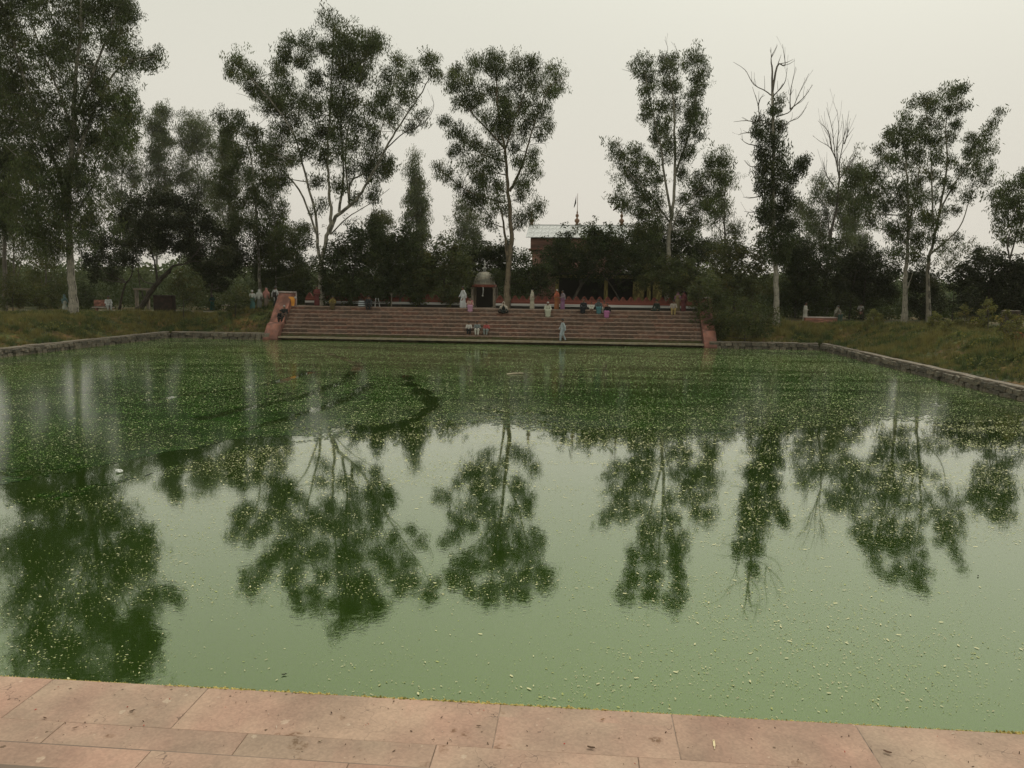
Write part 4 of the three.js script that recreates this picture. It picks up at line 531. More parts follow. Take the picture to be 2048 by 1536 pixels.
bushTree({ seed: 68, z: -70, depth: 2.0, puff: 1.14, limbs: [lm([[1140, 608], [1158, 578], [1180, 548], [1195, 510]], 0.2, 0.08), lm([[1146, 600], [1160, 570], [1150, 530]], 0.12, 0.04), lm([[1250, 608], [1228, 580], [1206, 548]], 0.08, 0.05, { ground: 1, dz0: 1, dz: 0.5 })], clumps: [[1130, 495, 26], [1112, 518, 24], [1150, 515, 30], [1190, 482, 28], [1226, 488, 28], [1258, 498, 26], [1180, 520, 32], [1220, 525, 34], [1258, 532, 28], [1122, 540, 20], [1288, 530, 24], [1140, 470, 8], [1186, 464, 11], [1200, 468, 10], [1280, 505, 22], [1100, 540, 16], [1165, 545, 20]] }, 'wide dark tree with leaning trunks in front of the temple hall');
bushTree({ seed: 69, z: -67.5, leafMat: L.bright, depth: 1.4, limbs: [lm([[1356, 612], [1352, 580], [1350, 555]], 0.1, 0.04)], clumps: [[1300, 545, 18], [1340, 540, 20], [1378, 543, 20], [1360, 558, 22], [1322, 563, 20], [1400, 560, 18], [1290, 560, 14], [1385, 575, 16], [1345, 580, 14]] }, 'low light green feathery tree above the right end of the parapet');
bushTree({ seed: 70, z: -76, limbs: [lm([[1300, 605], [1300, 540], [1310, 480]], 0.16, 0.05)], clumps: [[1300, 490, 30], [1340, 470, 26], [1375, 490, 30], [1330, 520, 32], [1290, 520, 28], [1370, 525, 30], [1400, 510, 26], [1270, 480, 24]] }, 'dark tree around the foot of the three-pronged eucalyptus');
bushTree({ seed: 71, z: -71, leafMat: L.olive, dens: 0.8, limbs: [lm([[1470, 625], [1466, 560], [1460, 500]], 0.12, 0.04), lm([[1500, 625], [1505, 570], [1490, 520]], 0.1, 0.03, { ground: 1 })], clumps: [[1440, 520, 26], [1470, 500, 26], [1500, 530, 30], [1460, 560, 30], [1500, 580, 28], [1430, 560, 22], [1525, 500, 26], [1530, 560, 28], [1470, 600, 24]] }, 'olive see-through tree left of the narrow half-dead column');
bushTree({ seed: 72, z: -77, limbs: [lm([[1590, 640], [1592, 580], [1600, 520]], 0.12, 0.04)], clumps: [[1580, 520, 30], [1610, 505, 30], [1640, 535, 30], [1590, 560, 32], [1630, 580, 30], [1570, 600, 26], [1650, 500, 24], [1605, 610, 20]] }, 'dark tree behind the standing person in white on the right bank');
bushTree({ ...Z5, seed: 73, z: -76, dens: 1.3, leafMat: L.dark, limbs: [lm([[480, 1400], [490, 1250], [500, 1150]], 0.14, 0.05), lm([[400, 1400], [420, 1250], [440, 1150]], 0.1, 0.04, { ground: 1 })], clumps: [[350, 1120, 60], [430, 1080, 60], [500, 1050, 56], [580, 1080, 60], [400, 1180, 66], [500, 1160, 70], [590, 1180, 60], [330, 1220, 56], [440, 1270, 60], [540, 1270, 60], [620, 1270, 50], [660, 1140, 40], [370, 1300, 50]] }, 'dense dark tree left of the pale trunk on the right bank');
bushTree({ ...Z5, seed: 74, z: -75, dens: 1.3, leafMat: L.dark, limbs: [lm([[850, 1420], [855, 1280], [860, 1180]], 0.14, 0.05)], clumps: [[790, 1150, 50], [850, 1160, 56], [880, 1230, 50], [810, 1240, 56], [860, 1310, 52], [790, 1330, 44], [910, 1290, 34], [840, 1380, 36]] }, 'dense dark tree right of the pale trunk on the right bank');
bushTree({ ...Z5, seed: 75, z: -62, depth: 2.4, dens: 1.25, leafMat: L.dark, kind: 'bush', limbs: [lm([[1200, 1440], [1210, 1280], [1220, 1150]], 0.14, 0.05), lm([[1350, 1420], [1350, 1250], [1340, 1150]], 0.1, 0.04, { ground: 1 })], clumps: [[1100, 1130, 50], [1170, 1100, 56], [1240, 1110, 56], [1310, 1130, 56], [1380, 1110, 56], [1050, 1200, 56], [1130, 1210, 66], [1220, 1210, 66], [1310, 1220, 66], [1390, 1220, 60], [1040, 1300, 56], [1130, 1310, 60], [1220, 1310, 60], [1310, 1310, 60], [1400, 1320, 60], [1460, 1150, 60], [1470, 1260, 60], [1170, 1390, 40], [1080, 1370, 30]] }, 'large dark thicket tree at the right edge above the path');
bushTree({ ...Z5, seed: 76, z: -66, depth: 1.6, dens: 0.35, leafMat: L.olive, kind: 'fine', limbs: [lm([[1000, 1420], [1010, 1250], [1030, 1120]], 0.06, 0.02)], clumps: [[960, 1080, 50], [1010, 1030, 50], [1060, 1000, 50], [1120, 1030, 44], [1180, 1020, 40], [1000, 1130, 44], [1230, 1040, 36]] }, 'thin feathery shrub showing sky beside the dark thicket on the right', 'feathery_shrub', 'shrub');
bushTree({ seed: 77, z: -63, depth: 1.0, dens: 0.85, kind: 'shrub', leafMat: L.bright, limbs: [lm([[1420, 662], [1418, 625], [1415, 590]], 0.06, 0.03)], clumps: [[1400, 583, 20], [1420, 570, 20], [1438, 592, 22], [1410, 612, 22], [1392, 602, 14], [1440, 620, 20], [1425, 645, 18], [1452, 640, 18], [1400, 568, 12], [1385, 580, 12]] }, 'shrub growing over the right side wall of the steps', 'shrub', 'shrub');
bushTree({ seed: 78, z: -61.5, depth: 1.0, dens: 0.85, kind: 'shrub', leafMat: L.bright, limbs: [lm([[1490, 672], [1490, 640], [1490, 615]], 0.05, 0.02)], clumps: [[1460, 625, 18], [1485, 618, 20], [1510, 625, 18], [1470, 650, 20], [1500, 650, 20], [1530, 645, 18], [1440, 665, 14], [1545, 635, 14], [1480, 670, 14], [1520, 668, 12]] }, 'low dark shrub on the bank right of the steps', 'shrub', 'shrub');
bushTree({ seed: 79, z: -64, depth: 1.2, dens: 0.9, kind: 'shrub', leafMat: L.olive, limbs: [lm([[470, 625], [472, 600], [472, 580]], 0.05, 0.02)], clumps: [[462, 590, 14], [480, 580, 14], [488, 600, 14], [470, 608, 14], [450, 600, 12]] }, 'loose light shrub left of the group of four people in pale clothes', 'shrub', 'shrub');
bushTree({ ...Z1, seed: 80, z: -64, depth: 1.6, dens: 1, kind: 'shrub', leafMat: L.olive, limbs: [lm([[880, 1480], [880, 1420], [880, 1380]], 0.05, 0.02)], clumps: [[850, 1350, 40], [890, 1330, 40], [930, 1370, 40], [870, 1410, 34], [910, 1430, 30], [820, 1380, 30], [940, 1430, 26]] }, 'grey green shrub seen under the acacia beside the dark box', 'shrub', 'shrub');
bushTree({ ...Z1, seed: 81, ground: 1, depth: 1.0, dens: 1.2, kind: 'shrub', leafMat: L.bush, limbs: [lm([[415, 1480], [412, 1420], [410, 1380]], 0.05, 0.02)], clumps: [[400, 1400, 24], [425, 1390, 24], [440, 1430, 22], [405, 1440, 24], [430, 1462, 16], [395, 1370, 14]] }, 'dark shrub between the pale trunk and the pink bench', 'shrub', 'shrub');
bushTree({ ...Z1, seed: 82, z: -60, depth: 1.4, dens: 0.9, kind: 'shrub', leafMat: L.olive, limbs: [lm([[60, 1470], [60, 1420], [60, 1380]], 0.05, 0.02)], clumps: [[20, 1350, 44], [70, 1380, 44], [120, 1400, 40], [40, 1420, 44], [100, 1440, 36], [10, 1440, 40], [150, 1380, 34], [200, 1400, 34], [240, 1420, 34], [190, 1440, 28]] }, 'olive shrubs along the left edge behind the path', 'shrub', 'shrub');
bushTree({ seed: 83, z: -76, depth: 1.2, limbs: [lm([[960, 605], [962, 560], [958, 520]], 0.12, 0.04)], clumps: [[925, 522, 24], [955, 505, 24], [985, 518, 24], [1008, 500, 20], [958, 542, 26], [990, 548, 26], [930, 552, 22], [1010, 530, 20], [965, 575, 24]] }, 'dark foliage tree directly behind the dome of the shrine gate');
// young leafy plants on the right bank
[[1745, 655, 1.3, 'young yellow-green plant below the pale trunk on the right bank'], [1760, 650, 0.9, 'small leafy plant beside the young yellow-green plant'], [1870, 663, 1.3, 'young plant at the edge of the right cement path'], [1928, 660, 1.8, 'big-leaved young plant behind the right cement path'], [1975, 668, 2.2, 'tall thin big-leaved plant on the right bank near the stacked pots'], [2015, 676, 1.7, 'bushy plant beside the orange pot at the right edge'], [2034, 690, 1.5, 'low plant in front of the orange pot at the right edge'], [1895, 668, 0.9, 'small plant on the pond side of the right cement path']].forEach(([x, y, h, label], i) => {
  const p = onGround(x, y), k = -p.z / 1600, up = h / k;
  tree({ seed: 90 + i, z: p.z, depth: 0.35, puff: 0.62, dens: 1.3, kind: 'shrub', leafMat: L.weed, leaf: 0.75, bark: M.barkMid, limbs: [lm([[x, y], [x + 2, y - up * 0.5], [x, y - up * 0.9]], 0.025, 0.012), lm([[x, y - 2], [x - up * 0.25, y - up * 0.6]], 0.015, 0.01)], clumps: [[x, y - up * 0.95, up * 0.16], [x + up * 0.15, y - up * 0.75, up * 0.18], [x - up * 0.2, y - up * 0.65, up * 0.2], [x + up * 0.22, y - up * 0.45, up * 0.2], [x - up * 0.1, y - up * 0.35, up * 0.22], [x - up * 0.28, y - up * 0.4, up * 0.15]] }, 'young_plant', label, 'plant');
});
// far woods, undergrowth, grass
{
  const q = rng(404), far = [];
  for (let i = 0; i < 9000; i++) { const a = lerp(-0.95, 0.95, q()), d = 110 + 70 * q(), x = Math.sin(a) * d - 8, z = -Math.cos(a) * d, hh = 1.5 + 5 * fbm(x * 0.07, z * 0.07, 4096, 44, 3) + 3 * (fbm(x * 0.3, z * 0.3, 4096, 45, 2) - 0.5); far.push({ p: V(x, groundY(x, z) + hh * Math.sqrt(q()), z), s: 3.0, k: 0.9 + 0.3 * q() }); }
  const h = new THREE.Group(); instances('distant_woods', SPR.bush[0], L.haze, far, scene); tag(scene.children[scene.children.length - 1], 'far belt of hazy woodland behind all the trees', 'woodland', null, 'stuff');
  const low = [];
  for (let i = 0; i < 5500; i++) { const x = lerp(-75, 55, q()), z = lerp(-74, -94, q()); if (x > -24 && x < 11 && z > -77) continue; const n = fbm(x * 0.2, z * 0.2, 4096, 46, 3); if (n < 0.4) continue; low.push({ p: V(x, groundY(x, z) + 3.4 * (n - 0.3) * q() * 2.0, z), s: 1.3, k: 0.8 + 0.4 * q() }); }
  instances('undergrowth', SPR.bush[1], L.bush, low, scene); tag(scene.children[scene.children.length - 1], 'dark undergrowth filling the ground between the trees', 'undergrowth', null, 'stuff');
  const gr = [], wd = [];
  for (let i = 0; i < 90000 && gr.length < 62000; i++) { const right = q() < 0.6, x = right ? lerp(9, 30, q()) : lerp(-48, -24, q()), z = lerp(-66, right ? -24 : -38, q()); const d = rectDist(x, z, PX0, PX1, PZ0, PZ1); if (d < 0.5 || d > 13 || PATHS.some((c) => c.some((p) => Math.hypot(p.x - x, p.z - z) < 0.75)) || (x > GX0 && x < GX1)) continue; const n = fbm(x * 0.5, z * 0.5, 4096, 47, 4), n2 = fbm(x * 0.9 + 7, z * 0.9, 4096, 48, 3); if (q() > 0.25 + 1.5 * (n - 0.25)) continue; const green = sstep(n2, 0.45, 0.62); (gr).push({ p: V(x, groundY(x, z) - 0.02, z), s: (0.4 + 1.0 * n) * (q() < 0.12 ? 1.7 : 1), k: 0.65 + 0.6 * q() - 0.35 * green, w: 0.06 - 0.38 * green, tilt: 0.4 }); if (n2 > 0.58 && q() < 0.2 && d > 1.2) wd.push({ p: V(x, groundY(x, z) + 0.1, z), s: 0.45 + 0.6 * q(), k: 0.8 + 0.4 * q() }); }
  instances('grass', SPR.grass[0], L.grass, gr, scene); tag(scene.children[scene.children.length - 1], 'dry olive grass covering the banks', 'grass', null, 'stuff');
  instances('weeds', SPR.shrub[0], L.weed, wd, scene); tag(scene.children[scene.children.length - 1], 'low leafy weeds scattered over the grassy banks', 'weeds', null, 'stuff');
}
console.log('sprays', sprayCount);
// ------------------------------------------------------------------ people
function surfaceNet(f, lo, hi, c) {                                // mesh of f = 0 on a grid with cells c
  const nx = Math.ceil((hi[0] - lo[0]) / c) + 1, ny = Math.ceil((hi[1] - lo[1]) / c) + 1, nz = Math.ceil((hi[2] - lo[2]) / c) + 1, val = new Float32Array(nx * ny * nz), id = (i, j, k) => i + nx * (j + ny * k);
  for (let k = 0; k < nz; k++) for (let j = 0; j < ny; j++) for (let i = 0; i < nx; i++) val[id(i, j, k)] = f(lo[0] + i * c, lo[1] + j * c, lo[2] + k * c);
  const vid = new Int32Array(nx * ny * nz).fill(-1), pos = [], idx = [];
  const E = [[0, 1], [2, 3], [4, 5], [6, 7], [0, 2], [1, 3], [4, 6], [5, 7], [0, 4], [1, 5], [2, 6], [3, 7]];
  for (let k = 0; k < nz - 1; k++) for (let j = 0; j < ny - 1; j++) for (let i = 0; i < nx - 1; i++) {
    const v = []; for (let n = 0; n < 8; n++) v.push(val[id(i + (n & 1), j + ((n >> 1) & 1), k + (n >> 2))]);
    let x = 0, y = 0, z = 0, m = 0;
    for (const [a, b] of E) if ((v[a] < 0) !== (v[b] < 0)) { const t = v[a] / (v[a] - v[b]); x += lerp(a & 1, b & 1, t); y += lerp((a >> 1) & 1, (b >> 1) & 1, t); z += lerp(a >> 2, b >> 2, t); m++; }
    if (m) { vid[id(i, j, k)] = pos.length / 3; pos.push(lo[0] + (i + x / m) * c, lo[1] + (j + y / m) * c, lo[2] + (k + z / m) * c); }
  }
  const quad = (a, b, d, e, flip) => { if (a < 0 || b < 0 || d < 0 || e < 0) return; if (flip) idx.push(a, d, b, a, e, d); else idx.push(a, b, d, a, d, e); };
  for (let k = 1; k < nz - 1; k++) for (let j = 1; j < ny - 1; j++) for (let i = 1; i < nx - 1; i++) {
    const s = val[id(i, j, k)] < 0;
    if (s !== val[id(i + 1, j, k)] < 0) quad(vid[id(i, j - 1, k - 1)], vid[id(i, j, k - 1)], vid[id(i, j, k)], vid[id(i, j - 1, k)], !s);
    if (s !== val[id(i, j + 1, k)] < 0) quad(vid[id(i - 1, j, k - 1)], vid[id(i, j, k - 1)], vid[id(i, j, k)], vid[id(i - 1, j, k)], s);
    if (s !== val[id(i, j, k + 1)] < 0) quad(vid[id(i - 1, j - 1, k)], vid[id(i, j - 1, k)], vid[id(i, j, k)], vid[id(i - 1, j, k)], !s);
  }
  const g = new THREE.BufferGeometry(); g.setAttribute('position', new THREE.Float32BufferAttribute(pos, 3)); g.setIndex(idx); g.computeVertexNormals(); return g;
}
function capsules(bones, k) {                                      // smooth union of tapered capsules [a, b, ra, rb]
  const B = bones.map(([a, b, ra, rb]) => { const d = [b[0] - a[0], b[1] - a[1], b[2] - a[2]]; return [a, d, d[0] * d[0] + d[1] * d[1] + d[2] * d[2] || 1e-9, ra, rb]; });
  return (x, y, z) => { let r = 1e3; for (const [a, d, L2, ra, rb] of B) { const px = x - a[0], py = y - a[1], pz = z - a[2], t = clamp((px * d[0] + py * d[1] + pz * d[2]) / L2, 0, 1); const s = Math.hypot(px - d[0] * t, py - d[1] * t, pz - d[2] * t) - ra - (rb - ra) * t; const h = clamp(0.5 + 0.5 * (r - s) / k, 0, 1); r = lerp(r, s, h) - k * h * (1 - h); } return r; };
}
function boundsOf(bones, pad) { const lo = [9, 9, 9], hi = [-9, -9, -9]; for (const [a, b, ra, rb] of bones) for (const [p, r] of [[a, ra], [b, rb]]) for (let i = 0; i < 3; i++) { lo[i] = Math.min(lo[i], p[i] - r - pad); hi[i] = Math.max(hi[i], p[i] + r + pad); } return [lo, hi]; }
// joints for a figure 1 unit tall, facing +z, feet (or seat) at y = 0
function joints(pose) {
  const J = { lean: 0, head: [0, 0] };
  const stand = (o = {}) => ({ pel: [0, 0.53, 0], che: [0, 0.73, 0.01], nek: [0, 0.83, 0.0], hed: [0, 0.925, 0.02], sh: [[-0.105, 0.8, 0], [0.105, 0.8, 0]], el: [[-0.145, 0.63, -0.01], [0.145, 0.63, -0.01]], wr: [[-0.15, 0.48, 0.05], [0.15, 0.48, 0.05]], hi: [[-0.052, 0.51, 0], [0.052, 0.51, 0]], kn: [[-0.055, 0.28, 0.015], [0.055, 0.28, 0.015]], an: [[-0.06, 0.045, 0], [0.06, 0.045, 0]], to: [[-0.07, 0.018, 0.085], [0.07, 0.018, 0.085]], ...o });
  if (pose === 'stand') return stand();
  if (pose === 'hold') return stand({ el: [[-0.14, 0.64, 0.0], [0.14, 0.64, 0.0]], wr: [[-0.03, 0.61, 0.13], [0.05, 0.6, 0.13]] });
  if (pose === 'walk') return stand({ el: [[-0.14, 0.64, 0.06], [0.14, 0.64, -0.07]], wr: [[-0.13, 0.52, 0.15], [0.15, 0.48, -0.09]], kn: [[-0.055, 0.285, -0.02], [0.055, 0.29, 0.1]], an: [[-0.055, 0.07, -0.14], [0.055, 0.045, 0.11]], to: [[-0.06, 0.018, -0.07], [0.06, 0.02, 0.2]] });
  if (pose === 'wave') return stand({ el: [[-0.14, 0.63, 0.0], [0.18, 0.76, 0.08]], wr: [[-0.15, 0.48, 0.05], [0.09, 0.88, 0.1]] });
  const sit = (drop, o = {}) => ({ pel: [0, 0.09, 0], che: [0, 0.29, 0.03], nek: [0, 0.385, 0.05], hed: [0, 0.475, 0.08], sh: [[-0.105, 0.36, 0.04], [0.105, 0.36, 0.04]], el: [[-0.15, 0.2, 0.08], [0.15, 0.2, 0.08]], wr: [[-0.08, 0.165, 0.2], [0.06, 0.165, 0.21]], hi: [[-0.055, 0.075, 0.02], [0.055, 0.075, 0.02]], kn: [[-0.08, drop < 0.2 ? 0.125 : 0.085, 0.245], [0.08, drop < 0.2 ? 0.125 : 0.085, 0.245]], an: [[-0.065, 0.04 - drop, 0.25], [0.065, 0.04 - drop, 0.25]], to: [[-0.08, 0.018 - drop, 0.33], [0.08, 0.018 - drop, 0.33]], ...o });
  if (pose === 'sit') return sit(0.175);
  if (pose === 'bench') return sit(0.25);
  if (pose === 'cross') return sit(0.1, { kn: [[-0.2, 0.06, 0.17], [0.2, 0.06, 0.17]], an: [[0.05, 0.035, 0.2], [-0.05, 0.035, 0.17]], to: [[0.12, 0.025, 0.2], [-0.12, 0.025, 0.17]], wr: [[-0.16, 0.1, 0.2], [0.16, 0.1, 0.2]], el: [[-0.16, 0.2, 0.06], [0.16, 0.2, 0.06]] });
}
const geoCache = new Map();
const cached = (k, f) => { if (!geoCache.has(k)) geoCache.set(k, f()); return geoCache.get(k); };
const mid = (a, b, t = 0.5) => a.map((v, i) => lerp(v, b[i], t));
const CELL = 0.0165;
function bodyGeo(pose) {
  return cached('body ' + pose, () => {
    const J = joints(pose), B = [[J.pel, J.che, 0.075, 0.07], [mid(J.sh[0], J.sh[1], 0.3), mid(J.sh[0], J.sh[1], 0.7), 0.05, 0.05], [J.che, J.nek, 0.06, 0.032], [J.nek, J.hed, 0.03, 0.034]];
    for (const s of [0, 1]) { B.push([J.sh[s], J.el[s], 0.03, 0.025], [J.el[s], J.wr[s], 0.024, 0.016], [J.hi[s], J.kn[s], 0.055, 0.036], [J.kn[s], J.an[s], 0.034, 0.021], [J.an[s], J.to[s], 0.022, 0.018]); }
    const body = capsules(B, 0.022), h = J.hed, hx = h[0], hy = h[1], hz = h[2];
    const head = capsules([[[hx, hy + 0.018, hz - 0.004], [hx, hy - 0.035, hz + 0.014], 0.048, 0.033], [[hx, hy + 0.005, hz + 0.045], [hx, hy - 0.012, hz + 0.053], 0.008, 0.011], [[hx - 0.047, hy, hz], [hx - 0.05, hy - 0.02, hz], 0.011, 0.008], [[hx + 0.047, hy, hz], [hx + 0.05, hy - 0.02, hz], 0.011, 0.008]], 0.008);
    const f = (x, y, z) => { const a = body(x, y, z), b = head(x, y, z), k = 0.012, t = clamp(0.5 + 0.5 * (a - b) / k, 0, 1); return lerp(a, b, t) - k * t * (1 - t); };
    const [lo, hi] = boundsOf([...B, [h, h, 0.09, 0.09]], 0.03);
    const parts = [surfaceNet(f, lo, hi, CELL)];
    for (const s of [0, 1]) {                                      // palm and five fingers of their own
      const w = V(...J.wr[s]), e = V(...J.el[s]), d = w.clone().sub(e).normalize(), side = V(0, 1, 0).cross(d).normalize(), nrm = d.clone().cross(side);
      parts.push(tube([w.clone().addScaledVector(d, -0.006), w.clone().addScaledVector(d, 0.028), w.clone().addScaledVector(d, 0.05)], [0.015, 0.021, 0.017], 6));
      [[-0.015, 0.036], [-0.005, 0.042], [0.005, 0.039], [0.014, 0.031]].forEach(([o, l]) => { const a = w.clone().addScaledVector(d, 0.045).addScaledVector(side, o), b = a.clone().addScaledVector(d, l * 0.55), c = b.clone().addScaledVector(d, l * 0.4).addScaledVector(nrm, 0.012); parts.push(tube([a, b, c], [0.0058, 0.005, 0.0035], 5)); });
      const a = w.clone().addScaledVector(d, 0.016).addScaledVector(side, s ? -0.018 : 0.018), b = a.clone().addScaledVector(d, 0.02).addScaledVector(side, s ? -0.013 : 0.013); parts.push(tube([a, b, b.clone().addScaledVector(d, 0.016)], [0.007, 0.006, 0.004], 5));
    }
    return mergeGeometries(parts.map((g) => { const n = g.clone(); n.deleteAttribute('uv'); return n; }));
  });
}
function clothGeo(pose, kind) {
  return cached(kind + ' ' + pose, () => {
    const J = joints(pose), B = []; let cut = null, k = 0.03; const sitting = J.pel[1] < 0.3;
    const legs = (r0, r1, r2, end) => { for (const s of [0, 1]) { B.push([J.hi[s], J.kn[s], r0, r1]); B.push([J.kn[s], mid(J.kn[s], J.an[s], end), r1, r2]); } B.push([J.pel, J.pel, 0.088, 0.088]); };
    const torso = (r) => { B.push([J.pel, J.che, r, r - 0.004], [mid(J.sh[0], J.sh[1], 0.25), mid(J.sh[0], J.sh[1], 0.75), 0.06, 0.06]); };
    if (kind === 'trousers') legs(0.066, 0.05, 0.042, 0.96);
    if (kind === 'shirt' || kind === 'kurta' || kind === 'blouse') { torso(0.088); for (const s of [0, 1]) { B.push([J.sh[s], J.el[s], 0.044, 0.037]); if (kind === 'kurta') B.push([J.el[s], mid(J.el[s], J.wr[s], 0.9), 0.036, 0.029]); else B.push([J.el[s], mid(J.el[s], J.wr[s], 0.15), 0.036, 0.034]); } if (kind === 'kurta') { if (sitting) for (const s of [0, 1]) B.push([J.hi[s], mid(J.hi[s], J.kn[s], 0.9), 0.075, 0.062]); else B.push([J.pel, mid(mid(J.kn[0], J.kn[1]), J.pel, 0.12), 0.09, 0.102]); } cut = (x, y, z) => y - (J.nek[1] - 0.005 + 0.0); }
    if (kind === 'skirt') { k = 0.075; if (sitting) { for (const s of [0, 1]) { B.push([J.hi[s], J.kn[s], 0.074, 0.052], [J.kn[s], mid(J.kn[s], J.an[s], 0.92), 0.05, 0.054]); } B.push([mid(J.kn[0], J.kn[1]), mid(J.an[0], J.an[1]), 0.04, 0.05], [J.pel, J.pel, 0.1, 0.1]); } else { const f = mid(J.an[0], J.an[1]); B.push([J.pel, [f[0], 0.05, f[2]], 0.098, 0.112], [[-0.045, J.pel[1] + 0.03, 0], [0.045, J.pel[1] + 0.03, 0], 0.085, 0.085]); for (const s of [0, 1]) B.push([J.kn[s], mid(J.kn[s], J.an[s], 0.9), 0.06, 0.06]); cut = (x, y, z) => 0.03 - y; } }
    if (kind === 'drape') { k = 0.025; B.push([J.sh[1], mid(J.che, J.pel, 0.6), 0.052, 0.095], [mid(J.sh[1], J.nek, 0.4), [J.sh[1][0], J.sh[1][1] - 0.1, J.sh[1][2] - 0.05], 0.045, 0.05], [[J.sh[1][0] - 0.02, J.sh[1][1] - 0.05, J.sh[1][2] - 0.065], [J.sh[1][0] - 0.02, J.pel[1] + 0.01, J.pel[2] - 0.09], 0.035, 0.045], [J.pel, J.pel, 0.1, 0.1]); }
    if (kind === 'shawl') { k = 0.03; B.push([[J.hed[0], J.hed[1] + 0.02, J.hed[2] - 0.012], J.nek, 0.062, 0.066], [J.nek, mid(J.sh[0], J.el[0], 0.5), 0.06, 0.056], [J.nek, mid(J.sh[1], J.el[1], 0.5), 0.06, 0.056], [mid(J.sh[0], J.el[0], 0.5), J.el[0], 0.056, 0.05], [mid(J.sh[1], J.el[1], 0.5), J.el[1], 0.056, 0.05], [[0, J.che[1], J.che[2] - 0.03], [0, J.pel[1], J.pel[2] - 0.05], 0.08, 0.08]); const hz = J.hed[2], hy = J.hed[1]; cut = (x, y, z) => Math.max(0.058 - Math.hypot(x * 1.25, (y - hy + 0.012) * 0.85, (z - hz - 0.07) * 0.9), y < J.nek[1] ? 0.045 - Math.hypot(x, z - J.che[2] - 0.11) : -1); }
    if (kind === 'hair') { const h = J.hed; B.push([[h[0], h[1] + 0.03, h[2] - 0.008], [h[0], h[1] - 0.002, h[2] - 0.02], 0.06, 0.054]); cut = (x, y, z) => (z - h[2]) * 1.0 - (y - h[1]) * 1.9 - 0.012; }
    if (kind === 'bun') { const h = J.hed; B.push([[h[0], h[1] + 0.022, h[2] - 0.01], [h[0], h[1], h[2] - 0.02], 0.053, 0.05], [[h[0], h[1] - 0.02, h[2] - 0.055], [h[0], h[1] - 0.09, h[2] - 0.06], 0.03, 0.022]); cut = (x, y, z) => (z - h[2]) * 1.0 - (y - h[1]) * 1.5 + 0.004; }
    const u = capsules(B, k), [lo, hi] = boundsOf(B, k * 0.5 + 0.03), f = cut ? (x, y, z) => Math.max(u(x, y, z), cut(x, y, z)) : u;
    const pl = kind === 'skirt' ? (sitting ? (x, y, z) => 0.005 * Math.sin(x * 130 + 6 * Math.sin(y * 9)) : (x, y, z) => 0.007 * Math.sin(17 * Math.atan2(x, z) + 2 * Math.sin(y * 7)) * clamp((0.55 - y) * 3, 0.2, 1)) : () => 0;
    const wr = (x, y, z) => f(x, y, z) + pl(x, y, z) + 0.0045 * Math.sin(x * 80 + y * 34) * Math.sin(z * 60 + y * 26 + 1);
    return surfaceNet(wr, lo, hi, CELL);
  });
}
const clothMats = new Map();
const cloth = (hex) => { if (!clothMats.has(hex)) clothMats.set(hex, std(((c) => { const y = 0.3 * c.r + 0.55 * c.g + 0.15 * c.b; return c.lerp(new THREE.Color(y, y, y * 0.9), 0.22).multiplyScalar(0.74); })(new THREE.Color(hex)), { roughness: 0.95 })); return clothMats.get(hex); };
const SKIN = std(C(0.15, 0.08, 0.048), { roughness: 0.6 }), HAIR = std(C(0.012, 0.01, 0.009), { roughness: 0.5 }), GREYHAIR = std(C(0.35, 0.34, 0.32)), EYEM = std(C(0.01, 0.008, 0.006), { roughness: 0.2 });
const eyeG = new THREE.SphereGeometry(0.0065, 6, 5);
const people = [];
function person(pos, turn, pose, H, label, wear, group) {          // wear: list of [clothing kind, colour]; 'bald' / 'grey' flags
  const t = thing('person', pos, label, 'person', group); t.rotation.y = turn;
  const b = part('body', bodyGeo(pose), SKIN, t); b.scale.setScalar(H);
  const J = joints(pose);
  for (const s of [-1, 1]) { const e = part('eye', eyeG, EYEM, t); e.position.set((J.hed[0] + s * 0.019) * H, (J.hed[1] + 0.006) * H, (J.hed[2] + 0.041) * H); e.scale.setScalar(H); }
  let hair = HAIR, style = 'hair';
  for (const [kind, col] of wear) { if (kind === 'grey') hair = GREYHAIR; else if (kind === 'bun') style = 'bun'; else part(kind, clothGeo(pose, kind), cloth(col), t).scale.setScalar(H); }
  part('hair', clothGeo(pose, style), hair, t).scale.setScalar(H);
  people.push(t); return t;
}
// on the steps: tread k, x read off the photograph
const onStep = (px, k, back = 0.13) => { const z = stepZ(k) - back; return V(atZ(px, 640, z).x, stepY(k) + 0.005, z); };
const topFloor = (px, py, z) => V(atZ(px, py, z).x, TOPY - 0.02, z);
const W = '#cfd2cf', TR = (c) => ['trousers', c];
person(V(atZ(1125, 683, -61.25).x, STEP0 + 0.005, -61.28), -1.35, 'walk', 1.72, 'person in pale bluish tunic and trousers standing on the lowest step', [['kurta', '#b9c6cc'], TR('#aab9c2')]);
person(onStep(938, 2), 0.1, 'sit', 1.42, 'child in white shirt and dark trousers, leftmost of three seated low on the steps', [['shirt', '#d8d2cc'], TR('#20222a')]);
person(onStep(955, 2), 0, 'sit', 1.5, 'child in grey shirt and white trousers, middle of three seated low on the steps', [['shirt', '#7f8a8c'], TR('#d6d4c8')]);
person(onStep(974, 2), -0.2, 'sit', 1.45, 'child in red shirt and grey trousers, rightmost of three seated low on the steps', [['shirt', '#c04848'], TR('#8d9694')]);
person(topFloor(926, 614, -64.55), -1.1, 'walk', 1.78, 'person in long white clothes walking along the top of the steps by the gate', [['kurta', '#d5dadd'], ['skirt', '#cfd4d8']]);
person(onStep(940, 8), 0.15, 'sit', 1.58, 'person in pink skirt and rose shawl seated on the top step below the gate', [['blouse', '#c79a8a'], ['skirt', '#c78fb0'], ['drape', '#c06470'], ['bun', 0]]);
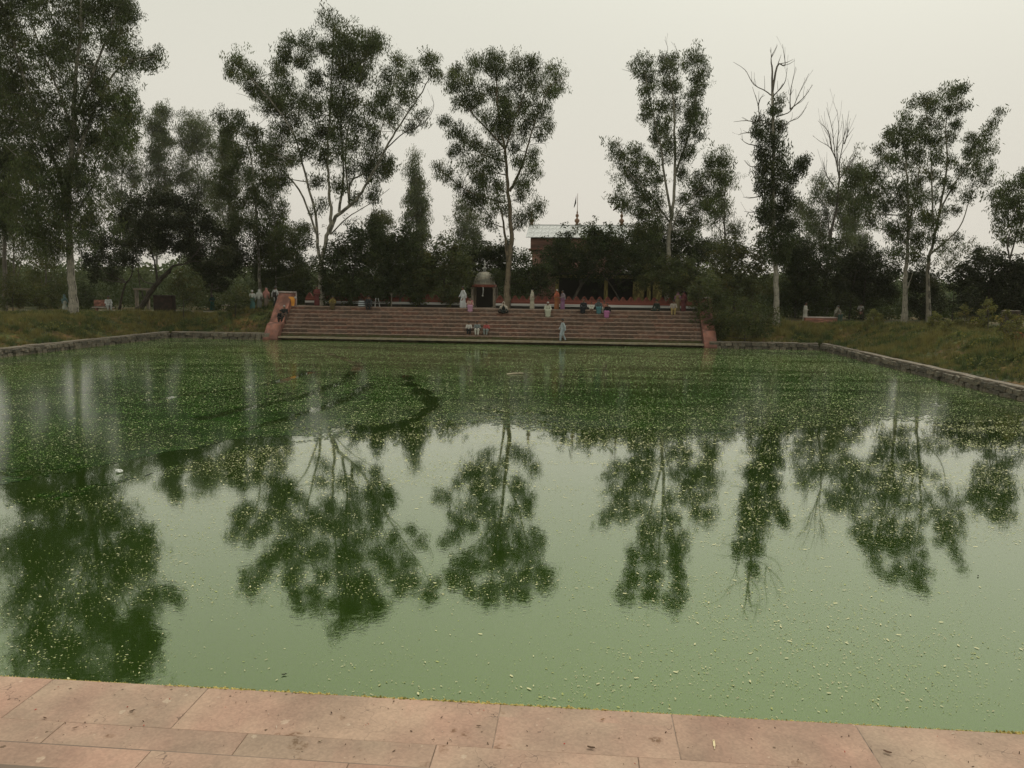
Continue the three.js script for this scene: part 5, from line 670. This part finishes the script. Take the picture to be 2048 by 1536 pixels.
person(onStep(1007, 7), 0, 'cross', 1.6, 'person with a cream shawl over head and dark dress seated on the upper steps', [['kurta', '#1d2a26'], ['skirt', '#151c1a'], ['shawl', '#cdbfae'], ['bun', 0]]);
person(onStep(1095, 7), 0.1, 'sit', 1.66, 'grey-haired person in cream tunic seated leaning on knees, upper steps', [['kurta', '#c9c9b4'], ['skirt', '#bdbfa8'], ['grey', 0]]);
person(topFloor(1064, 617, -64.6), 1.3, 'hold', 1.6, 'person wrapped in pale beige sari standing near the scalloped wall', [['blouse', '#b6ae98'], ['skirt', '#b9b19a'], ['shawl', '#c2baa4']]);
person(topFloor(1113, 616, -65.3), 0.9, 'hold', 1.62, 'person in bright orange sari walking before the scalloped wall', [['blouse', '#b8552e'], ['skirt', '#b06a30'], ['drape', '#c45a2c'], ['shawl', '#bf5a30'], ['grey', 0]]);
person(topFloor(1125, 617, -64.8), -1.2, 'hold', 1.58, 'person in violet skirt and grey-pink top beside the orange sari', [['kurta', '#8d7684'], ['skirt', '#94608c'], ['drape', '#9a8a94'], ['bun', 0]]);
person(onStep(1167, 8), -0.2, 'sit', 1.6, 'person in dark clothes, leftmost of the family seated on the top step', [['kurta', '#23262e'], ['skirt', '#1c2028'], ['bun', 0]]);
person(onStep(1182, 8, 0.1), 0.05, 'sit', 1.15, 'small child in white seated second in the family on the top step', [['kurta', '#d4d0c2']]);
person(onStep(1196, 8), 0.1, 'sit', 1.58, 'person in teal and grey seated in the middle of the family on the top step', [['kurta', '#4f5f62'], ['skirt', '#3f7f86'], ['shawl', '#4d585c']]);
person(onStep(1208, 8, 0.2), -0.1, 'sit', 1.35, 'child in salmon top behind the pink skirt in the family on the top step', [['shirt', '#b8705a'], TR('#c3bcae')]);
person(onStep(1215, 7), -0.25, 'sit', 1.58, 'person in black top and bright pink skirt, rightmost of the seated family', [['kurta', '#16161a'], ['skirt', '#c06aa6'], ['bun', 0]]);
person(V(atZ(1314, 622, -65.2).x, TOPY - 0.02 + 0.0, -65.2), -0.6, 'cross', 1.7, 'person in dark green seen seated on the pavement right of the family', [['kurta', '#26352c'], TR('#2a3b32')]);
person(onStep(1346, 8), -0.1, 'sit', 1.62, 'person in pale top and yellow trousers seated at the right end of the top step', [['shirt', '#b3a79c'], TR('#b59a55')]);
person(topFloor(1355, 617, -65.0), -0.5, 'stand', 1.6, 'person in yellow-brown clothes standing behind the seated one with yellow trousers', [['blouse', '#7d6a35'], ['skirt', '#80704a'], ['shawl', '#8a5f78']]);
person(topFloor(1367, 617, -64.7), -1.0, 'hold', 1.6, 'person in maroon sari standing at the right end of the steps', [['blouse', '#6a2a30'], ['skirt', '#702f36'], ['drape', '#7a3640'], ['shawl', '#63262c']]);
person(topFloor(634, 609, -65.2), 0.2, 'hold', 1.66, 'person in maroon sari with folded arms standing by the fan-shaped tree', [['blouse', '#7e3030'], ['skirt', '#6c2a2c'], ['drape', '#763032'], ['bun', 0]]);
person(onStep(666, 8), 0.2, 'sit', 1.5, 'person in mustard patterned clothes seated on the left of the top step', [['kurta', '#7d6a20'], ['skirt', '#5c4c22'], ['shawl', '#84701c']]);
person(onStep(738, 8), 0.1, 'sit', 1.66, 'person in dark clothes seated beside a striped bag on the top step', [['kurta', '#2c3138'], TR('#24262c')]);
person(onStep(569, 5), 0.35, 'sit', 1.66, 'person in dark grey seated against the left side wall of the steps', [['kurta', '#2a2f30'], TR('#6a5448'), ['grey', 0]]);
person(onStep(562, 4), 0.2, 'sit', 1.55, 'person in black seated lowest beside the left side wall', [['kurta', '#17181a'], TR('#26241f')]);
// left bank
const gp = (px, py) => onGround(px, py);
{
  const P = gp(130, 624); person(P, 2.6, 'walk', 1.64, 'person in teal top and long white skirt half behind the large pale trunk', [['kurta', '#5b8080'], ['skirt', '#b9bcb0'], ['shawl', '#54787a']]);
  const S = gp(217, 625); const bench = thing('park_bench', S.clone().add(V(-0.5, 0, -0.1)), 'pink stone bench with a person in white seated on it', 'bench'); bench.rotation.y = 0.25;
  part('seat', new RoundedBoxGeometry(1.7, 0.1, 0.5, 1, 0.02).translate(0, 0.43, 0.05), M.pinkPale, bench); part('backrest', new RoundedBoxGeometry(1.0, 0.55, 0.1, 1, 0.02).translate(-0.35, 0.82, -0.24).rotateX(-0.08), M.pink, bench);
  for (const s of [-1, 1]) part('leg', merge([box(0.16, 0.4, 0.42, s * 0.55, 0.19, 0.02, 0.02), box(0.24, 0.08, 0.48, s * 0.55, 0.03, 0.02)]), M.pink, bench);
  person(S.clone().add(V(0.02, 0.48, 0.02)), 0.75, 'bench', 1.72, 'person in white shirt and trousers seated on the pink bench', [['kurta', '#d3d5d6'], TR('#c9cccb')]);
  const D = gp(425, 621); person(D, 0.6, 'hold', 1.5, 'person in dark teal sari standing under the dark hanging tree', [['blouse', '#0f4a48'], ['skirt', '#136058'], ['drape', '#0e5450'], ['shawl', '#0c3d3c']]);
  const bn = thing('stone_bench', gp(448, 620), 'low pale bench right of the person in dark teal', 'bench'); part('seat', new RoundedBoxGeometry(1.2, 0.1, 0.42, 1, 0.02).translate(0, 0.46, 0), M.pinkPale, bn); for (const s of [-1, 1]) part('leg', box(0.12, 0.44, 0.36, s * 0.45, 0.2, 0, 0.01), M.cap, bn);
  const bx = thing('storage_box', gp(330, 624), 'dark brown rusty metal box under the acacia', 'box'), bm = std(C(0.045, 0.022, 0.015), { map: T.plaster, roughness: 0.8 });
  bx.rotation.y = 0.12; part('body', new RoundedBoxGeometry(1.62, 1.42, 0.9, 1, 0.02).translate(0, 0.7, 0), bm, bx); part('lid', new RoundedBoxGeometry(1.74, 0.08, 1.0, 1, 0.02).translate(0, 1.45, 0), bm, bx); for (const y of [0.3, 0.62, 0.94, 1.26]) part('rib', box(1.6, 0.03, 0.03, 0, y, 0.46), bm, bx);
  const pp = thing('stone_post', gp(268, 622), 'pale stone gate posts with lintel behind the acacia trunk', 'gate'); for (const s of [-1, 1]) part('post', box(0.26, 1.9, 0.26, s * 0.55, 0.95, -1.5, 0.02), M.cap, pp); part('lintel', box(1.6, 0.2, 0.34, 0, 1.98, -1.5, 0.02), M.cap, pp);
  const pl = [[505, 616, 0.2, 'stand', 1.6, 'person in white top and turquoise skirt, leftmost of the group beside the left stair wall', [['kurta', '#c6c9c2'], ['skirt', '#4b8583'], ['grey', 0]]], [519, 615, 0.1, 'stand', 1.62, 'person in greyish white veil, second of the group beside the left stair wall', [['kurta', '#a8a9a2'], ['skirt', '#6d7068'], ['shawl', '#b4b5ae']]], [533, 613, -0.2, 'stand', 1.68, 'person in salmon patterned veil, third of the group beside the left stair wall', [['kurta', '#a9685a'], ['skirt', '#7c6a5c'], ['shawl', '#b4756a']]]];
  for (const [x, y, r, po, h, la, we] of pl) { const p = atZ(x, y, -65.4); p.y = groundY(p.x, p.z); person(p, Math.PI + r, po, h, la, we); }
  const q = atZ(551, 612, -65.6); q.y = groundY(q.x, q.z); person(q, Math.PI - 0.6, 'walk', 1.7, 'person in white carrying a black backpack behind the left stair wall', [['kurta', '#cdd0d0'], TR('#30343a')]);
  const bp = thing('backpack', V(q.x, q.y + 1.02, q.z + 0.22), 'black backpack on the person behind the left stair wall', 'backpack'); part('bag', new RoundedBoxGeometry(0.3, 0.4, 0.16, 2, 0.06), M.dark, bp); part('pocket', new RoundedBoxGeometry(0.22, 0.2, 0.06, 1, 0.02).translate(0, -0.06, 0.1), M.dark, bp); for (const s of [-1, 1]) part('strap', tube(smoothPts([V(s * 0.09, 0.18, -0.06), V(s * 0.11, 0.33, -0.16), V(s * 0.12, 0.28, -0.3), V(s * 0.12, 0.0, -0.36)], 4), Array(13).fill(0.018), 5), M.dark, bp);
}
// right bank
{
  const b = gp(1640, 646), t = thing('stone_bench', b, 'long pink concrete bench on the right bank', 'bench'); t.rotation.y = 0.03; const w = 60 * -b.z / 1600;
  part('seat', new RoundedBoxGeometry(w + 0.08, 0.09, 0.62, 1, 0.02).translate(0, 0.44, 0), M.pinkPale, t); part('front_slab', new RoundedBoxGeometry(w, 0.4, 0.1, 1, 0.01).translate(0, 0.2, 0.22), M.pink, t); for (const s of [-1, 1]) part('end_slab', new RoundedBoxGeometry(0.1, 0.4, 0.4, 1, 0.01).translate(s * (w / 2 - 0.06), 0.2, -0.04), M.pink, t);
  const p1 = gp(1614, 644); p1.z -= 0.7; p1.y = groundY(p1.x, p1.z); person(p1, 0.9, 'hold', 1.66, 'person in long white dress standing behind the left end of the long pink bench', [['kurta', '#cbc8bd'], ['skirt', '#c8c5ba'], ['bun', 0]]);
  person(V(b.x + w / 2 + 0.0, b.y + 0.5, b.z + 0.02), 0.5, 'bench', 1.66, 'person in olive top and teal trousers seated at the long pink bench', [['kurta', '#5f5a48'], TR('#3e5c52'), ['shawl', '#8d8a7c']]);
  const p2 = gp(1720, 640); person(p2, 2.7, 'walk', 1.55, 'person in white shirt with pink bag walking away on the right bank', [['shirt', '#cfc9c6'], TR('#23262a')]);
  const bag = thing('shoulder_bag', p2.clone().add(V(-0.06, 0.62, 0.2)), 'salmon pink bag hanging on the person walking away', 'bag'); part('pouch', new RoundedBoxGeometry(0.34, 0.26, 0.12, 2, 0.05), cloth('#c08070'), bag); part('strap', tube(smoothPts([V(-0.14, 0.1, 0), V(-0.05, 0.45, -0.02), V(0.12, 0.68, -0.12), V(0.18, 0.5, -0.2)], 4), Array(13).fill(0.012), 4), cloth('#c08070'), bag);
  // stacked pots and the orange pot at the right edge
  const pg = gp(2036, 683), pot = thing('flower_pot', pg, 'orange clay pot on the bank at the right edge', 'pot'); part('pot_body', lathe([[0, 0], [0.17, 0], [0.25, 0.42], [0.29, 0.42], [0.29, 0.5], [0.24, 0.5], [0.22, 0.44], [0, 0.42]], 16), std(C(0.5, 0.17, 0.07), { map: T.plaster }), pot); part('soil', new THREE.CylinderGeometry(0.22, 0.22, 0.03, 12).translate(0, 0.45, 0), M.earth, pot);
  const sp = gp(2030, 672), st = thing('stacked_tray_rack', sp.clone().add(V(0, 0, -0.8)), 'tall dark stack of curved roof tiles on the bank at the right edge', 'tile stack'), sg = new THREE.CylinderGeometry(0.24, 0.24, 0.1, 10, 1, false, -1.2, 2.4).rotateX(0.2), sm = std(C(0.10, 0.085, 0.06), { map: T.stone });
  for (let i = 0; i < 14; i++) for (let k = 0; k < 3; k++) { const m = part('tile', sg, sm, st); m.position.set((k - 1) * 0.36, 0.08 + i * 0.11, 0.02 * Math.sin(i * 3 + k)); m.rotation.y = 0.05 * Math.sin(i * 7 + k * 2); }
}
// ------------------------------------------------------------------ things on the steps
{
  // orange cloth bundle by the left wall
  const p = V(atZ(580, 604, -64.2).x, TOPY, -64.2), t = thing('cloth_bundle', p, 'bright orange cloth hung at the top of the left stair wall', 'cloth');
  const g = new THREE.PlaneGeometry(0.86, 0.8, 12, 10), a = g.attributes.position; for (let i = 0; i < a.count; i++) { const x = a.getX(i), y = a.getY(i); a.setXYZ(i, x + 0.12 * y, y - 0.22 * Math.cos(x * 3) * (0.5 - y), 0.1 * Math.sin(x * 9 + y * 3) + 0.06 * Math.sin(y * 8) + 0.1 * (0.4 - y)); } g.computeVertexNormals();
  part('cloth_sheet', g.translate(0, 0.36, 0.12), std(C(0.62, 0.27, 0.05), { side: THREE.DoubleSide, roughness: 1 }), t); part('pole', tube([V(-0.42, 0, 0), V(-0.38, 0.9, 0.08)], [0.025, 0.02], 6), M.barkMid, t); part('cross_pole', tube([V(-0.42, 0.8, 0.06), V(0.5, 0.72, 0.1)], [0.02, 0.015], 6), M.barkMid, t); part('knot', new THREE.IcosahedronGeometry(0.1, 1).translate(0.5, 0.66, 0.1), M.white, t);
  const bag = (px, label, z) => { const b = thing('striped_bag', V(atZ(px, 610, z).x, TOPY - 0.02, z), label, 'bag'), dk = std(C(0.05, 0.06, 0.07)), lt = std(C(0.5, 0.55, 0.56)); for (let i = 0; i < 6; i++) { const m = part('stripe', new THREE.CylinderGeometry(0.3 - 0.02 * Math.abs(i - 2.5), 0.3 - 0.02 * Math.abs(i - 2), 0.082, 14), i % 2 ? lt : dk, b); m.position.y = 0.045 + i * 0.08; m.scale.z = 0.7; } part('handle', new THREE.TorusGeometry(0.13, 0.018, 5, 10, Math.PI).translate(0, 0.5, 0), dk, b); };
  bag(723, 'round black and white striped bag, the left one of two on the pavement', -64.9); bag(737, 'black and white striped bag directly behind the seated person in dark', -65.0);
  const cl = thing('folded_chair', V(atZ(753, 612, -65.1).x, TOPY - 0.02, -65.1), 'white folding frame leaning on the pavement near the striped bags', 'folding frame');
  part('frame', merge([tube([V(-0.12, 0, 0), V(-0.05, 0.72, 0)], [0.045, 0.04], 6), tube([V(0.28, 0, 0), V(0.14, 0.72, 0)], [0.035, 0.03], 6)]), M.white, cl); part('crossbar', tube([V(-0.08, 0.4, 0.02), V(0.2, 0.4, 0.02)], [0.02, 0.02], 5), M.dark, cl);
  for (const [px, label, h] of [[783, 'thin grey signpost with forked top behind the steps', 1.15]]) { const s = thing('forked_post', V(atZ(px, 612, -65.3).x, TOPY - 0.02, -65.3), label, 'post'); part('post', tube([V(0, 0, 0), V(0.01, h, 0)], [0.04, 0.03], 6), M.cap, s); for (const d of [-1, 1]) part('prong', tube([V(0.01, h - 0.2, 0), V(d * 0.16, h + 0.02, 0)], [0.025, 0.015], 5), M.cap, s); }
}
// ------------------------------------------------------------------ litter on water and paving
{
  const q = rng(66);
  const st = atY(1030, 748, 0.01), s = thing('floating_stick', st, 'pale stick floating on the weed before the steps', 'stick'); s.rotation.y = 0.25; part('stick_body', tube([V(-0.42, 0, 0), V(-0.1, 0.03, 0.01), V(0.42, 0.04, 0)], [0.03, 0.034, 0.024], 6), std(C(0.5, 0.42, 0.3)), s); part('stub', tube([V(0.1, 0.03, 0), V(0.24, 0.1, 0.08)], [0.014, 0.008], 5), std(C(0.4, 0.33, 0.22)), s);
  const crumple = (name, px, py, r, col, label, cat, squash = 0.6, y = 0.0) => { const p = atY(px, py, y), g = new THREE.IcosahedronGeometry(r, 2), a = g.attributes.position; for (let i = 0; i < a.count; i++) { const k = 0.75 + 0.5 * hash(Math.round(a.getX(i) * 400 / r), Math.round(a.getY(i) * 400 / r) + Math.round(a.getZ(i) * 900 / r), 3); a.setXYZ(i, a.getX(i) * k, a.getY(i) * k * squash + r * squash * 0.7, a.getZ(i) * k); } g.computeVertexNormals(); const m = tag(top(name, g, std(col, { flatShading: true, roughness: 0.6 })), label, cat); m.position.copy(p); return m; };
  crumple('plastic_bag', 238, 945, 0.075, C(0.7, 0.72, 0.68), 'white crumpled plastic floating in the dark open channel', 'litter');
  const curled = (px, py, y, len, col, label, turn) => { const g = new THREE.PlaneGeometry(len, len * 0.45, 8, 4), a = g.attributes.position; for (let i = 0; i < a.count; i++) { const x = a.getX(i) / len, w = Math.sqrt(Math.max(0.02, 1 - 4 * x * x)); a.setXYZ(i, a.getX(i), a.getY(i) * w, len * (0.5 * x * x + 2.2 * Math.pow(a.getY(i) / len, 2)) + 0.004); } g.computeVertexNormals(); g.rotateX(-Math.PI / 2); const p = atY(px, py, y), t = thing('dry_leaf', p, label, 'leaf'); t.rotation.y = turn; part('blade', g, std(col, { side: THREE.DoubleSide }), t); part('stalk', tube([V(len * 0.45, 0.01, 0), V(len * 0.75, 0.012, len * 0.1)], [0.0014, 0.001], 4), std(col), t); };
  curled(568, 1350, 0.004, 0.055, C(0.02, 0.018, 0.012), 'small black leaf floating near the paving, left of centre', 0.4);
  curled(1956, 1153, 0.004, 0.05, C(0.03, 0.022, 0.015), 'tiny dark leaf floating on the pale water at the right', 1.0);
  curled(1182, 1497, 0.136, 0.07, C(0.10, 0.06, 0.035), 'curled brown leaf on the paving right of centre', -0.2);
  curled(264, 1423, 0.136, 0.05, C(0.10, 0.065, 0.04), 'curled brown leaf on the slab at the left', 0.9);
  curled(640, 1484, 0.14, 0.035, C(0.12, 0.075, 0.03), 'crumpled leaf bit on the slab joint left of centre', 0.3);
  curled(663, 1427, 0.136, 0.035, C(0.08, 0.05, 0.035), 'tiny dark leaf in the middle of the wide slab', 2.1);
  curled(883, 1436, 0.136, 0.03, C(0.07, 0.045, 0.03), 'tiny dark leaf near the right end of the wide slab', 1.1);
  curled(957, 1453, 0.136, 0.04, C(0.13, 0.08, 0.05), 'thin curled leaf left of the joint at the centre', 0.1);
  curled(1775, 1506, 0.136, 0.07, C(0.14, 0.08, 0.05), 'reddish curled leaf by the right slab joint', 2.6);
  curled(1205, 1440, 0.136, 0.04, C(0.25, 0.14, 0.05), 'small orange-brown leaf near the water edge of the paving', 0.5);
  curled(90, 1437, 0.136, 0.04, C(0.12, 0.07, 0.04), 'thin dark leaf on the joint at the far left slab', -0.3);
  curled(150, 1457, 0.145, 0.04, C(0.16, 0.1, 0.06), 'curled leaf on the second row of slabs at the left', 0.7);
  const w = thing('wrapper', atY(1428, 1487, 0.134), 'cream paper wrapper with a stick end lying on the paving', 'wrapper'); w.rotation.y = 1.47;
  const pg = new RoundedBoxGeometry(0.105, 0.006, 0.02, 1, 0.002).translate(0, 0.004, 0); part('paper', pg, std(C(0.75, 0.64, 0.4)), w); part('stick_end', box(0.05, 0.004, 0.006, -0.075, 0.004, 0), std(C(0.7, 0.6, 0.38)), w); part('spot', new THREE.CylinderGeometry(0.005, 0.005, 0.002, 8).translate(0.035, 0.0085, 0), std(C(0.35, 0.16, 0.06)), w);
  const bits = new THREE.InstancedMesh(new THREE.IcosahedronGeometry(1, 0), std(C(1, 1, 1)), 260), o = new THREE.Object3D(); for (let i = 0; i < 260; i++) { o.position.set(lerp(-6.5, 5, q()), 0.138, lerp(-7.45, -6.4, Math.pow(q(), 1.0))); if (o.position.z > -6.74) o.position.y = 0.144; o.rotation.set(q() * 6, q() * 6, q() * 6); const s = 0.0025 + 0.005 * q() * q(); o.scale.set(s * (1 + 2.5 * q()), s * 0.6, s); o.updateMatrix(); bits.setMatrixAt(i, o.matrix); const k = q(); bits.setColorAt(i, k < 0.7 ? C(0.1, 0.065, 0.04) : k < 0.8 ? C(0.5, 0.06, 0.04) : C(0.6, 0.5, 0.4)); } shadows(bits); bits.name = 'debris'; scene.add(bits); tag(bits, 'small crumbs and leaf bits scattered on the paving', 'debris', null, 'stuff');
}
renderer.setSize(1024, 768);
renderer.render(scene, camera);
